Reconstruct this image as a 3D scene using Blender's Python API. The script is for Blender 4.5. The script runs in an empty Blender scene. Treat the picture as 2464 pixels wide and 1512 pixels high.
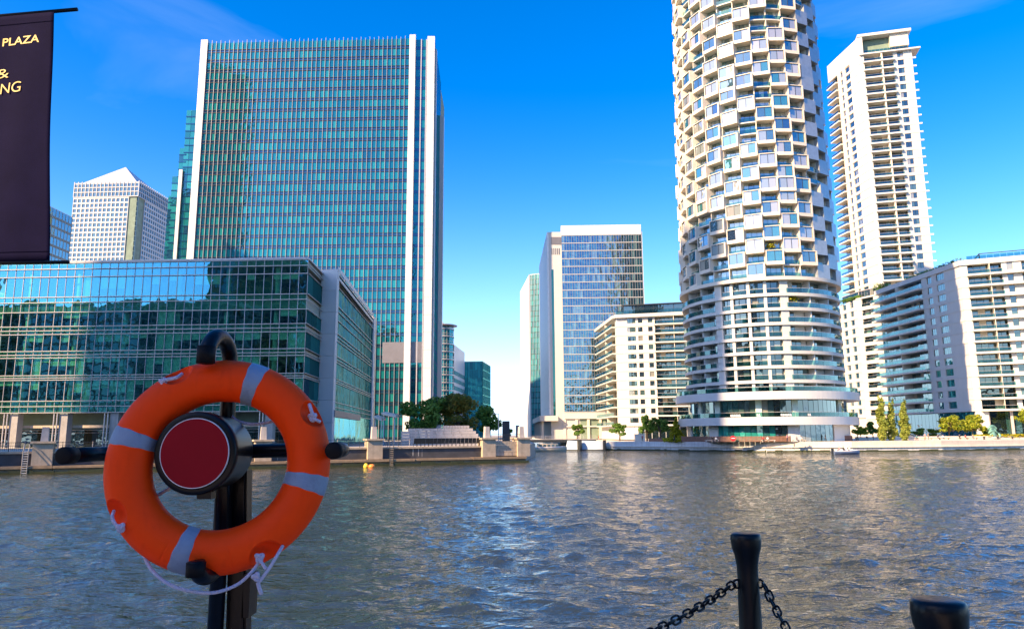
import bpy, bmesh, math, random
import numpy as np
from mathutils import Vector, Matrix
random.seed(7)
R_ = math.radians
scene = bpy.context.scene
COL = scene.collection
# ------------------------------------------------------------------ camera
CAMZ = 4.3
PF, PCX, PCY = 1761.0, 1231.5, 756.0          # focal length and centre, in reference pixels (2463 wide)
PITCH, ROLL = math.atan(289/1761.0), R_(0.35)
_f = Vector((0, math.cos(PITCH), math.sin(PITCH)))
_u0 = Vector((0, -math.sin(PITCH), math.cos(PITCH)))
_r0 = Vector((1, 0, 0))
_r = _r0*math.cos(ROLL) - _u0*math.sin(ROLL)
_u = _u0*math.cos(ROLL) + _r0*math.sin(ROLL)
CAM = Vector((0, 0, CAMZ))
cd = bpy.data.cameras.new('camera'); cam = bpy.data.objects.new('camera', cd); COL.objects.link(cam)
cd.sensor_width = 36.0; cd.lens = 36.0*PF/2463.0; cd.clip_end = 9000; cd.clip_start = .05
cam.matrix_world = Matrix(((_r.x, _u.x, -_f.x, CAM.x), (_r.y, _u.y, -_f.y, CAM.y), (_r.z, _u.z, -_f.z, CAM.z), (0, 0, 0, 1)))
scene.camera = cam
# ------------------------------------------------------------------ sky, sun, exposure
SUN_B, SUN_E = R_(52), R_(33)
SUN = Vector((-math.sin(SUN_B)*math.cos(SUN_E), -math.cos(SUN_B)*math.cos(SUN_E), math.sin(SUN_E)))
w = bpy.data.worlds.new('World'); scene.world = w; w.use_nodes = True
wn, wl = w.node_tree.nodes, w.node_tree.links
wn.clear()
sky = wn.new('ShaderNodeTexSky'); sky.sky_type = 'NISHITA'; sky.sun_disc = False
sky.sun_elevation = SUN_E; sky.sun_rotation = R_(180)+SUN_B
sky.air_density = 1.0; sky.dust_density = 0.6; sky.ozone_density = 3.0; sky.altitude = 30
hsv = wn.new('ShaderNodeHueSaturation'); hsv.inputs['Saturation'].default_value = 1.46; hsv.inputs['Value'].default_value = .80; hsv.inputs['Hue'].default_value = .512
bg = wn.new('ShaderNodeBackground'); bg.inputs['Strength'].default_value = 0.15
wo = wn.new('ShaderNodeOutputWorld')
# thin high cloud wisps everywhere in the sky
tc = wn.new('ShaderNodeTexCoord'); mp = wn.new('ShaderNodeMapping'); mp.inputs['Scale'].default_value = (1.6, 1.6, 5.0); mp.inputs['Rotation'].default_value = (0.35, 0.5, 0.3)
nz = wn.new('ShaderNodeTexNoise'); nz.inputs['Scale'].default_value = 1.3; nz.inputs['Detail'].default_value = 6; nz.inputs['Roughness'].default_value = .55; nz.inputs['Distortion'].default_value = .6
rp = wn.new('ShaderNodeValToRGB'); rp.color_ramp.elements[0].position = .55; rp.color_ramp.elements[1].position = .95
rp.color_ramp.elements[0].color = (0, 0, 0, 1); rp.color_ramp.elements[1].color = (.10, .10, .10, 1)
mxw = wn.new('ShaderNodeMixRGB'); mxw.inputs['Color2'].default_value = (6.2, 6.6, 7.2, 1)
wl.new(tc.outputs['Generated'], mp.inputs['Vector']); wl.new(mp.outputs['Vector'], nz.inputs['Vector']); wl.new(nz.outputs['Fac'], rp.inputs['Fac'])
wl.new(sky.outputs['Color'], hsv.inputs['Color']); wl.new(hsv.outputs['Color'], mxw.inputs['Color1']); wl.new(rp.outputs['Color'], mxw.inputs['Fac'])

# pale haze towards the horizon, the same all round
sx = wn.new('ShaderNodeSeparateXYZ'); wl.new(tc.outputs['Generated'], sx.inputs['Vector'])
hz = wn.new('ShaderNodeMapRange'); hz.inputs['From Min'].default_value = 0.0; hz.inputs['From Max'].default_value = .46; hz.inputs['To Min'].default_value = 1; hz.inputs['To Max'].default_value = 0
wl.new(sx.outputs['Z'], hz.inputs['Value'])
hp = wn.new('ShaderNodeMath'); hp.operation = 'POWER'; hp.inputs[1].default_value = 3.2; wl.new(hz.outputs['Result'], hp.inputs[0])
hm = wn.new('ShaderNodeMath'); hm.operation = 'MULTIPLY'; hm.inputs[1].default_value = .78; wl.new(hp.outputs[0], hm.inputs[0])
mxh = wn.new('ShaderNodeMixRGB'); mxh.inputs['Color2'].default_value = (3.1, 4.3, 5.8, 1)
wl.new(mxw.outputs['Color'], mxh.inputs['Color1']); wl.new(hm.outputs[0], mxh.inputs['Fac']); wl.new(mxh.outputs['Color'], bg.inputs['Color']); wl.new(bg.outputs['Background'], wo.inputs['Surface'])
sl = bpy.data.lights.new('sun', 'SUN'); sl.energy = 4.8; sl.angle = R_(.5); sl.color = (1.0, .71, .41)
so = bpy.data.objects.new('sun', sl); COL.objects.link(so)
so.rotation_euler = SUN.to_track_quat('Z', 'Y').to_euler(); so.location = SUN*400
vs = scene.view_settings; vs.view_transform = 'Standard'; vs.look = 'None'; vs.exposure = 1.4; vs.gamma = 1; vs.use_curve_mapping = False
scene.cycles.max_bounces = 10; scene.cycles.glossy_bounces = 5; scene.cycles.transparent_max_bounces = 12
scene.cycles.caustics_reflective = False; scene.cycles.caustics_refractive = False
scene.cycles.use_denoising = True

# ------------------------------------------------------------------ measuring helpers
def ray(px, py):
    return _f + _r*((px-PCX)/PF) + _u*((PCY-py)/PF)
def atY(px, py, Y):
    d = ray(px, py); return CAM + d*(Y/d.y)
def atZ(px, py, z):
    d = ray(px, py); return CAM + d*((z-CAMZ)/d.z)
def zat(px, py, Y): return atY(px, py, Y).z
def project(p):
    v = Vector(p)-CAM; c = v.dot(_f)
    if c < .1: return None
    return PCX+PF*v.dot(_r)/c, PCY-PF*v.dot(_u)/c
# ------------------------------------------------------------------ materials
def nn(m, t, **kw):
    n = m.node_tree.nodes.new(t)
    for k, v in kw.items(): n.inputs[k].default_value = v
    return n
def newmat(name):
    m = bpy.data.materials.new(name); m.use_nodes = True
    b = m.node_tree.nodes['Principled BSDF']; return m, b, m.node_tree.links
MATS = {}
def mat(name, col, rough=.6, metal=0., var=.12, scale=.6, bump=0., bscale=30., spec=.5, dirt=0., dsc=(2.2, 2.2, .12), dcol=(.09, .08, .065), dthr=.5):
    """painted / stone / metal surface: base colour broken up by two noises, optional streaks and fine relief"""
    m, b, L = newmat(name)
    g = nn(m, 'ShaderNodeNewGeometry')
    n1 = nn(m, 'ShaderNodeTexNoise', Scale=scale, Detail=6., Roughness=.6)
    L.new(g.outputs['Position'], n1.inputs['Vector'])
    mr = nn(m, 'ShaderNodeMapRange'); mr.inputs['From Min'].default_value = .25; mr.inputs['From Max'].default_value = .75
    mr.inputs['To Min'].default_value = 1-var; mr.inputs['To Max'].default_value = 1+var
    L.new(n1.outputs['Fac'], mr.inputs['Value'])
    mx = m.node_tree.nodes.new('ShaderNodeVectorMath'); mx.operation = 'SCALE'; mx.inputs[0].default_value = col[:3]
    L.new(mr.outputs['Result'], mx.inputs['Scale'])
    out = mx.outputs['Vector']
    if dirt > 0:
        mp = nn(m, 'ShaderNodeMapping'); mp.inputs['Scale'].default_value = dsc
        n2 = nn(m, 'ShaderNodeTexNoise', Scale=1.0, Detail=5.)
        L.new(g.outputs['Position'], mp.inputs['Vector']); L.new(mp.outputs['Vector'], n2.inputs['Vector'])
        r = nn(m, 'ShaderNodeMapRange'); r.inputs['From Min'].default_value = dthr; r.inputs['From Max'].default_value = dthr+.3
        r.inputs['To Min'].default_value = 0; r.inputs['To Max'].default_value = dirt
        L.new(n2.outputs['Fac'], r.inputs['Value'])
        mm = m.node_tree.nodes.new('ShaderNodeMixRGB'); mm.inputs['Color2'].default_value = (*dcol, 1)
        L.new(out, mm.inputs['Color1']); L.new(r.outputs['Result'], mm.inputs['Fac']); out = mm.outputs['Color']
    L.new(out, b.inputs['Base Color'])
    b.inputs['Roughness'].default_value = rough; b.inputs['Metallic'].default_value = metal
    b.inputs['Specular IOR Level'].default_value = spec
    if bump > 0:
        n3 = nn(m, 'ShaderNodeTexNoise', Scale=bscale, Detail=4.); L.new(g.outputs['Position'], n3.inputs['Vector'])
        bp = nn(m, 'ShaderNodeBump', Strength=bump, Distance=.02); L.new(n3.outputs['Fac'], bp.inputs['Height']); L.new(bp.outputs['Normal'], b.inputs['Normal'])
    MATS[name] = m; return m
def rnd_socket(m):
    L = m.node_tree.links
    oi = nn(m, 'ShaderNodeObjectInfo'); g = nn(m, 'ShaderNodeNewGeometry')
    a = m.node_tree.nodes.new('ShaderNodeMath'); a.operation = 'MULTIPLY_ADD'; a.inputs[1].default_value = 7.31
    L.new(g.outputs['Random Per Island'], a.inputs[0]); L.new(oi.outputs['Random'], a.inputs[2])
    fr = m.node_tree.nodes.new('ShaderNodeMath'); fr.operation = 'FRACT'; L.new(a.outputs[0], fr.inputs[0])
    return fr.outputs[0], g
def ramp(m, stops, interp='CONSTANT'):
    r = m.node_tree.nodes.new('ShaderNodeValToRGB'); cr = r.color_ramp; cr.interpolation = interp
    while len(cr.elements) < len(stops): cr.elements.new(.5)
    for e, (p, c) in zip(cr.elements, stops): e.position = p; e.color = (*c, 1)
    return r
def glass(name, stops, tint=(.7, .9, .95), r0=.22, r1=.9, wav=.006, wscale=.35, rough=.015):
    """reflective facade glass: what shows inside varies from pane to pane, panes are slightly wavy"""
    m, b, L = newmat(name)
    rs, g = rnd_socket(m)
    r = ramp(m, stops); L.new(rs, r.inputs['Fac']); L.new(r.outputs['Color'], b.inputs['Base Color'])
    b.inputs['Roughness'].default_value = .4; b.inputs['Specular IOR Level'].default_value = 0
    gl = nn(m, 'ShaderNodeBsdfGlossy', Roughness=rough); gl.inputs['Color'].default_value = (*tint, 1)
    lw = nn(m, 'ShaderNodeLayerWeight', Blend=.35)
    mr = nn(m, 'ShaderNodeMapRange'); mr.inputs['To Min'].default_value = r0; mr.inputs['To Max'].default_value = r1
    L.new(lw.outputs['Facing'], mr.inputs['Value'])
    n = nn(m, 'ShaderNodeTexNoise', Scale=wscale, Detail=2.); L.new(g.outputs['Position'], n.inputs['Vector'])
    bp = nn(m, 'ShaderNodeBump', Strength=1., Distance=wav*10); L.new(n.outputs['Fac'], bp.inputs['Height'])
    L.new(bp.outputs['Normal'], gl.inputs['Normal'])
    mx = nn(m, 'ShaderNodeMixShader'); L.new(mr.outputs['Result'], mx.inputs['Fac']); L.new(b.outputs['BSDF'], mx.inputs[1]); L.new(gl.outputs['BSDF'], mx.inputs[2])
    L.new(mx.outputs['Shader'], m.node_tree.nodes['Material Output'].inputs['Surface'])
    MATS[name] = m; return m
def clear_glass(name, trans=(.6, .85, .78), tint=(.8, .95, 1), r0=.16, r1=.85, wav=.002, wscale=.4):
    m, b, L = newmat(name); m.node_tree.nodes.remove(b)
    g = nn(m, 'ShaderNodeNewGeometry')
    tr = nn(m, 'ShaderNodeBsdfTransparent'); tr.inputs['Color'].default_value = (*trans, 1)
    gl = nn(m, 'ShaderNodeBsdfGlossy', Roughness=.01); gl.inputs['Color'].default_value = (*tint, 1)
    lw = nn(m, 'ShaderNodeLayerWeight', Blend=.35)
    mr = nn(m, 'ShaderNodeMapRange'); mr.inputs['To Min'].default_value = r0; mr.inputs['To Max'].default_value = r1
    L.new(lw.outputs['Facing'], mr.inputs['Value'])
    n = nn(m, 'ShaderNodeTexNoise', Scale=wscale, Detail=2.); L.new(g.outputs['Position'], n.inputs['Vector'])
    bp = nn(m, 'ShaderNodeBump', Strength=1., Distance=wav*10); L.new(n.outputs['Fac'], bp.inputs['Height']); L.new(bp.outputs['Normal'], gl.inputs['Normal'])
    mx = nn(m, 'ShaderNodeMixShader'); L.new(mr.outputs['Result'], mx.inputs['Fac']); L.new(tr.outputs['BSDF'], mx.inputs[1]); L.new(gl.outputs['BSDF'], mx.inputs[2])
    L.new(mx.outputs['Shader'], m.node_tree.nodes['Material Output'].inputs['Surface'])
    MATS[name] = m; return m
def ripple(base, tint, name, scale, amt):
    pass
mat('white', (.58, .56, .53), .55, var=.05, scale=.25, dirt=.05)
mat('white_panel', (.60, .60, .60), .4, var=.05, scale=.15, dirt=.04)
mat('bright_panel', (.80, .80, .80), .45, var=.04, scale=.15, dirt=.04)
mat('cream', (.70, .62, .52), .55, var=.05, scale=.3)
mat('grey_panel', (.42, .44, .46), .35, metal=.5, var=.12, scale=1.2)
mat('rail', (.52, .47, .45), .35, metal=.3, var=.06)
mat('mullion_grey', (.26, .26, .27), .4, metal=.2, var=.1)
mat('grey_stone', (.42, .42, .43), .5, var=.08, scale=.1)
mat('fin', (.38, .36, .37), .35, metal=.2, var=.08)
mat('dark_metal', (.035, .04, .045), .4, metal=.3, var=.2)
mat('louvre', (.20, .19, .20), .45, metal=.4, var=.1)
mat('interior', (.17, .23, .18), .8, var=.3, scale=.3)
mat('ceiling_in', (.34, .38, .33), .8, var=.1)
mat('column_in', (.62, .70, .60), .6, var=.08)
mat('blind', (.70, .80, .70), .8, var=.12, scale=.8)
mat('stone', (.44, .36, .27), .8, var=.2, scale=1.5, bump=.4, dirt=.35)
mat('stone_pale', (.46, .42, .39), .8, var=.15, scale=1.2, bump=.3, dirt=.2)
mat('concrete', (.33, .31, .29), .85, var=.18, scale=.8, bump=.3, dirt=.3)
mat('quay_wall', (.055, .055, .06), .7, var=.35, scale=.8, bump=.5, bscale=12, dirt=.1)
mat('timber', (.30, .21, .13), .8, var=.3, scale=1.6, bump=.4, dirt=.4)
mat('timber_red', (.23, .12, .085), .75, var=.3, scale=2.0, bump=.3)
mat('paving', (.42, .38, .33), .85, var=.15, scale=.7, bump=.2)
mat('promenade_stone', (.70, .61, .50), .8, var=.12, scale=.6, dirt=.15, bump=.2)
mat('pale_wall', (.60, .60, .60), .7, var=.15, scale=.5, dirt=.5)
mat('lock_panel', (.50, .58, .68), .5, var=.08, scale=.5, dirt=.1)
mat('lead_roof', (.50, .51, .52), .4, metal=.15, var=.08, scale=.05)
mat('grass', (.16, .20, .03), .9, var=.3, scale=3, bump=.6)
mat('bark', (.09, .065, .045), .9, var=.3, scale=4, bump=.5)
mat('black_paint', (.003, .0034, .005), .32, var=.25, scale=6, spec=.22, bump=.05, bscale=60)
mat('black_rubber', (.004, .004, .0045), .6, var=.2, scale=9, spec=.15)
mat('orange', (.97, .058, .003), .5, var=.07, scale=7, spec=.1, dirt=.35, dsc=(34, 34, 11), dcol=(.62, .03, .004), dthr=.56, bump=.06, bscale=90)
mat('tape', (.20, .26, .34), .55, var=.15, scale=14, dirt=.6, dsc=(60, 60, 26), dcol=(.05, .06, .09), dthr=.6, bump=.15, bscale=120)
mat('rope', (.66, .62, .74), .8, var=.12, scale=30, bump=.8, bscale=220)
mat('red_disc', (.27, .004, .010), .6, var=.12, scale=6, spec=.12)
mat('white_trim', (.75, .74, .76), .4, var=.05)
mat('banner_cloth', (.007, .006, .028), .85, var=.2, scale=3, spec=.05, bump=.15, bscale=150)
mat('gold', (.50, .33, .022), .5, var=.06)
mat('red_sign', (.62, .02, .03), .4, var=.05)
mat('hull', (.12, .17, .30), .35, var=.1)
mat('hull_cream', (.62, .52, .38), .5, var=.1)
mat('verdigris', (.16, .34, .28), .5, metal=.3, var=.3, scale=1.5)
mat('buoy_orange', (.8, .25, .04), .5)
mat('buoy_yellow', (.75, .6, .05), .5)
mat('skin', (.50, .30, .22), .6, var=.05)
mat('hair', (.05, .03, .02), .7, var=.1)
CLOTH = [mat('cloth_%s' % n, c, .8, var=.1, scale=8) for n, c in (('navy', (.03, .04, .09)), ('white', (.7, .7, .7)), ('red', (.45, .05, .05)), ('teal', (.06, .25, .26)), ('pink', (.6, .28, .3)), ('black', (.02, .02, .02)), ('khaki', (.35, .28, .17)), ('grey', (.2, .2, .22)))]
def leafmat(name, a, b):
    m, bs, L = newmat(name); rs, g = rnd_socket(m)
    r = ramp(m, [(0, a), (.5, tuple((x+y)/2 for x, y in zip(a, b))), (1, b)], 'LINEAR'); L.new(rs, r.inputs['Fac']); L.new(r.outputs['Color'], bs.inputs['Base Color'])
    bs.inputs['Roughness'].default_value = .6; bs.inputs['Specular IOR Level'].default_value = .25
    tl = nn(m, 'ShaderNodeBsdfTranslucent'); L.new(r.outputs['Color'], tl.inputs['Color'])
    mx = nn(m, 'ShaderNodeMixShader', Fac=.35); L.new(bs.outputs['BSDF'], mx.inputs[1]); L.new(tl.outputs['BSDF'], mx.inputs[2])
    L.new(mx.outputs['Shader'], m.node_tree.nodes['Material Output'].inputs['Surface']); MATS[name] = m
leafmat('leaf_dark', (.06, .15, .022), (.20, .33, .06))
leafmat('leaf_autumn', (.08, .13, .02), (.26, .20, .035))
leafmat('leaf_bright', (.16, .25, .02), (.42, .42, .04))
leafmat('leaf_poplar', (.18, .25, .04), (.40, .42, .09))
leafmat('leaf_yellow', (.20, .24, .01), (.50, .42, .02))
glass('glass_tower', [(0, (.006, .10, .13)), (.35, (.008, .135, .155)), (.62, (.010, .165, .17)), (.82, (.018, .21, .195)), (.94, (.008, .06, .09))], tint=(.12, .62, .68), r0=.18, r1=.8, wav=.004)
glass('glass_spandrel', [(0, (.010, .05, .08)), (.5, (.012, .06, .10))], tint=(.25, .5, .8), r0=.14, r1=.8, wav=.004)
glass('glass_teal', [(0, (.006, .08, .08)), (.4, (.012, .15, .14)), (.75, (.02, .20, .19)), (.9, (.008, .03, .05))], tint=(.30, .8, .85), r0=.14, r1=.7, wav=.004)
glass('glass_cyan', [(0, (.008, .17, .20)), (.4, (.012, .24, .27)), (.75, (.02, .32, .32)), (.9, (.008, .09, .14))], tint=(.2, .8, .9), r0=.14, r1=.6, wav=.004)
glass('glass_office', [(0, (.010, .035, .055)), (.4, (.018, .075, .10)), (.65, (.010, .022, .035)), (.85, (.10, .18, .19))], tint=(.45, .76, 1.0), r0=.26, r1=.85, wav=.014, wscale=.5)
glass('glass_flat', [(0, (.012, .02, .022)), (.35, (.05, .09, .085)), (.6, (.02, .05, .05)), (.75, (.25, .24, .20)), (.88, (.012, .016, .02))], tint=(.8, .93, .95), r0=.16, r1=.85, wav=.004)
glass('glass_pod', [(0, (.30, .33, .30)), (.3, (.05, .10, .10)), (.5, (.38, .37, .32)), (.66, (.04, .17, .16)), (.8, (.50, .48, .42)), (.92, (.02, .03, .04))], tint=(.75, .9, 1), r0=.28, r1=.9, wav=.003)
glass('glass_dark', [(0, (.006, .012, .014)), (.5, (.01, .03, .032)), (.8, (.02, .06, .06))], tint=(.75, .92, .95), r0=.14, r1=.8, wav=.004)
glass('glass_shop', [(0, (.02, .22, .20)), (.45, (.03, .30, .27)), (.7, (.02, .10, .10))], tint=(.8, .95, .95), r0=.12, r1=.8)
clear_glass('glass_front', trans=(.66, .97, .84), tint=(.20, .64, 1.0), r0=.16, r1=.9, wav=.0015, wscale=.3)
glass('glass_side', [(0, (.006, .06, .06)), (.4, (.012, .11, .11)), (.75, (.02, .16, .15)), (.9, (.008, .03, .05))], tint=(.35, .8, .85), r0=.07, r1=.16, wav=.010)
clear_glass('glass_rail', trans=(.36, .60, .60), tint=(.7, .9, .95), r0=.05, r1=.55)
# water
def make_water():
    m, b, L = newmat('water')
    b.inputs['Base Color'].default_value = (.05, .055, .02, 1); b.inputs['Roughness'].default_value = .045; b.inputs['IOR'].default_value = 1.75
    b.inputs['Specular IOR Level'].default_value = 1.0
    g = nn(m, 'ShaderNodeNewGeometry')
    def layer(sx, sy, rot, detail, dist, prev, rough=.5, strength=1.):
        mp = nn(m, 'ShaderNodeMapping'); mp.inputs['Scale'].default_value = (sx, sy, 1); mp.inputs['Rotation'].default_value = (0, 0, rot)
        n = nn(m, 'ShaderNodeTexNoise', Scale=1., Detail=detail, Roughness=rough, Distortion=.3)
        L.new(g.outputs['Position'], mp.inputs['Vector']); L.new(mp.outputs['Vector'], n.inputs['Vector'])
        bp = nn(m, 'ShaderNodeBump', Strength=strength, Distance=dist); L.new(n.outputs['Fac'], bp.inputs['Height'])
        if prev: L.new(prev.outputs['Normal'], bp.inputs['Normal'])
        return bp
    p = layer(1.3, 2.6, .2, 2, .17, None)
    p = layer(4.0, 7.5, -.2, 3, .045, p, .5)
    L.new(p.outputs['Normal'], b.inputs['Normal'])
    n = nn(m, 'ShaderNodeTexNoise', Scale=.03, Detail=3.); L.new(g.outputs['Position'], n.inputs['Vector'])
    r = ramp(m, [(.3, (.019, .026, .007)), (.7, (.032, .033, .005))], 'LINEAR'); L.new(n.outputs['Fac'], r.inputs['Fac']); L.new(r.outputs['Color'], b.inputs['Base Color'])
    MATS['water'] = m
make_water()
M = MATS
# ------------------------------------------------------------------ building helpers
WM = {}                                        # world matrix of every linked object
def link(o, parent=None, world=None):
    COL.objects.link(o); world = world or Matrix()
    if parent is not None:
        o.parent = parent; o.matrix_local = WM[parent.name].inverted() @ world
    else: o.matrix_world = world
    WM[o.name] = world
    return o
def tag(o, label, cat=None, group=None, kind=None):
    if label: o['label'] = label
    if cat: o['category'] = cat
    if group: o['group'] = group
    if kind: o['kind'] = kind
    return o
def root(name, loc, label, cat, group=None):
    o = bpy.data.objects.new(name, None); o.empty_display_size = .3
    link(o, None, Matrix.Translation(Vector(loc))); return tag(o, label, cat, group)
class MB:
    def __init__(s): s.v = []; s.f = []; s.m = []
    def add(s, vs, fs, mi=0):
        n = len(s.v); s.v += [tuple(v) for v in vs]; s.f += [tuple(i+n for i in f) for f in fs]; s.m += [mi]*len(fs)
    def hexa(s, p, mi=0):    # p: 4 bottom (ccw from above), 4 top
        s.add(p, [(3, 2, 1, 0), (4, 5, 6, 7), (0, 1, 5, 4), (1, 2, 6, 5), (2, 3, 7, 6), (3, 0, 4, 7)], mi)
    def box(s, x0, x1, y0, y1, z0, z1, mi=0):
        s.hexa([(x0, y0, z0), (x1, y0, z0), (x1, y1, z0), (x0, y1, z0), (x0, y0, z1), (x1, y0, z1), (x1, y1, z1), (x0, y1, z1)], mi)
    def prism(s, poly, z0, z1, mi=0):
        n = len(poly); a = sum(poly[i][0]*poly[(i+1) % n][1]-poly[(i+1) % n][0]*poly[i][1] for i in range(n))
        if a < 0: poly = poly[::-1]
        vs = [(p[0], p[1], z0) for p in poly]+[(p[0], p[1], z1) for p in poly]
        s.add(vs, [tuple(range(n-1, -1, -1)), tuple(range(n, 2*n))]+[(i, (i+1) % n, n+(i+1) % n, n+i) for i in range(n)], mi)
    def bar(s, a, b, wx, wz=None, mi=0):   # rectangular bar from a to b
        a, b = Vector(a), Vector(b); d = (b-a).normalized(); wz = wz or wx
        up = Vector((0, 0, 1)) if abs(d.z) < .95 else Vector((0, 1, 0))
        sx = d.cross(up).normalized(); sz = sx.cross(d)
        q = [(-1, -1), (1, -1), (1, 1), (-1, 1)]
        s.hexa([a+sx*(x*wx/2)+sz*(z*wz/2) for x, z in q][::-1]+[b+sx*(x*wx/2)+sz*(z*wz/2) for x, z in q][::-1], mi)
    def tube(s, pts, r, seg=10, caps=True, mi=0):
        pts = [Vector(p) for p in pts]; n = len(pts); rs = r if isinstance(r, (list, tuple)) else [r]*n
        t0 = (pts[1]-pts[0]).normalized(); ref = Vector((0, 0, 1)) if abs(t0.z) < .9 else Vector((1, 0, 0))
        x = t0.cross(ref).normalized(); base = len(s.v); vs = []
        for i, p in enumerate(pts):
            t = (pts[min(i+1, n-1)]-pts[max(i-1, 0)]).normalized()
            x = (x-t*x.dot(t)).normalized(); y = t.cross(x)
            for k in range(seg):
                a = 2*math.pi*k/seg; vs.append(p+(x*math.cos(a)+y*math.sin(a))*rs[i])
        fs = [(i*seg+k, i*seg+(k+1) % seg, (i+1)*seg+(k+1) % seg, (i+1)*seg+k) for i in range(n-1) for k in range(seg)]
        if caps: fs += [tuple(range(seg-1, -1, -1)), tuple((n-1)*seg+k for k in range(seg))]
        s.add(vs, fs, mi)
    def lathe(s, prof, c=(0, 0), seg=24, mi=0):   # prof: (r,z) bottom to top about a vertical axis
        n = len(prof); vs = [(c[0]+r*math.cos(2*math.pi*k/seg), c[1]+r*math.sin(2*math.pi*k/seg), z) for r, z in prof for k in range(seg)]
        fs = [(i*seg+k, i*seg+(k+1) % seg, (i+1)*seg+(k+1) % seg, (i+1)*seg+k) for i in range(n-1) for k in range(seg)]
        fs += [tuple(range(seg-1, -1, -1)), tuple((n-1)*seg+k for k in range(seg))]
        s.add(vs, fs, mi)
    def arc(s, C, r0, r1, z0, z1, a0, a1, n, mi=0):   # ring sector solid; angles measured from facing the camera, + to the right
        vs = []
        for i in range(n+1):
            e = radial(a0+(a1-a0)*i/n)
            for r, z in ((r0, z0), (r1, z0), (r1, z1), (r0, z1)): vs.append((C[0]+e[0]*r, C[1]+e[1]*r, z))
        fs = []
        for i in range(n):
            q = i*4
            for k in range(4): fs.append((q+k, q+4+k, q+4+(k+1) % 4, q+(k+1) % 4))
        fs += [(0, 1, 2, 3), (n*4+3, n*4+2, n*4+1, n*4)]
        s.add(vs, fs, mi)
    def mesh(s, name, mats, smooth=False, M4=None):
        me = bpy.data.meshes.new(name)
        vs = s.v if M4 is None else [tuple(M4 @ Vector(v)) for v in s.v]
        me.from_pydata(vs, [], s.f); mats = mats if isinstance(mats, (list, tuple)) else [mats]
        for m in mats: me.materials.append(M[m] if isinstance(m, str) else m)
        if len(mats) > 1: me.polygons.foreach_set('material_index', s.m)
        if smooth: me.polygons.foreach_set('use_smooth', [True]*len(me.polygons))
        me.update(); return me
    def build(s, name, mats, parent=None, smooth=False, kind=None, origin=None, fix=False):
        if not s.f: return None
        if parent is not None: wmx = WM[parent.name].copy()
        else:
            if origin is None:
                a = np.array(s.v); origin = ((a[:, 0].min()+a[:, 0].max())/2, (a[:, 1].min()+a[:, 1].max())/2, a[:, 2].min())
            wmx = Matrix.Translation(Vector(origin))
        me = s.mesh(name, mats, smooth, wmx.inverted())
        if fix:
            bm = bmesh.new(); bm.from_mesh(me); bmesh.ops.recalc_face_normals(bm, faces=bm.faces); bm.to_mesh(me); bm.free()
        o = bpy.data.objects.new(name, me); link(o, parent, wmx)
        if kind: o['kind'] = kind
        return o
def radial(a):
    """unit vector at angle a (radians) round One tower's axis, 0 = towards the camera"""
    return (math.sin(a+RAD0), -math.cos(a+RAD0))
RAD0 = 0.
class Face:
    """a facade: o = bottom left corner seen from outside, u to the right, n outwards"""
    def __init__(s, o, p):
        s.o = Vector((o[0], o[1], 0)); d = Vector((p[0], p[1], 0))-s.o; s.L = d.length; s.u = d.normalized(); s.n = Vector((s.u.y, -s.u.x, 0))
    def pt(s, u, d, z): return s.o+s.u*u+s.n*d+Vector((0, 0, z))
    def box(s, mb, u0, u1, d0, d1, z0, z1, mi=0):
        mb.hexa([s.pt(u0, d1, z0), s.pt(u1, d1, z0), s.pt(u1, d0, z0), s.pt(u0, d0, z0), s.pt(u0, d1, z1), s.pt(u1, d1, z1), s.pt(u1, d0, z1), s.pt(u0, d0, z1)], mi)
    def mtx(s, u, d, z):
        p = s.pt(u, d, z); a, b = s.u, -s.n
        return Matrix(((a.x, b.x, 0, p.x), (a.y, b.y, 0, p.y), (0, 0, 1, p.z), (0, 0, 0, 1)))
    def upx(s, px, z):     # facade coordinate u hit by pixel column px at height z
        lo, hi = -300., 600.
        f = lambda u: (project(s.pt(u, 0, z)) or (1e9, 0))[0]-px
        best = min((abs(f(lo+(hi-lo)*i/1800)), lo+(hi-lo)*i/1800) for i in range(1801)); return min((abs(f(best[1]-.55+k*.01)), best[1]-.55+k*.01) for k in range(111))[1]
UNIT = {}
def unit_mesh(key, w, h, t, mname):
    k = (key, round(w, 2), round(h, 2), mname)
    if k not in UNIT:
        b = MB(); b.box(-w/2, w/2, 0, t, -h/2, h/2); UNIT[k] = b.mesh(key, mname)
    return UNIT[k]
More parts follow.
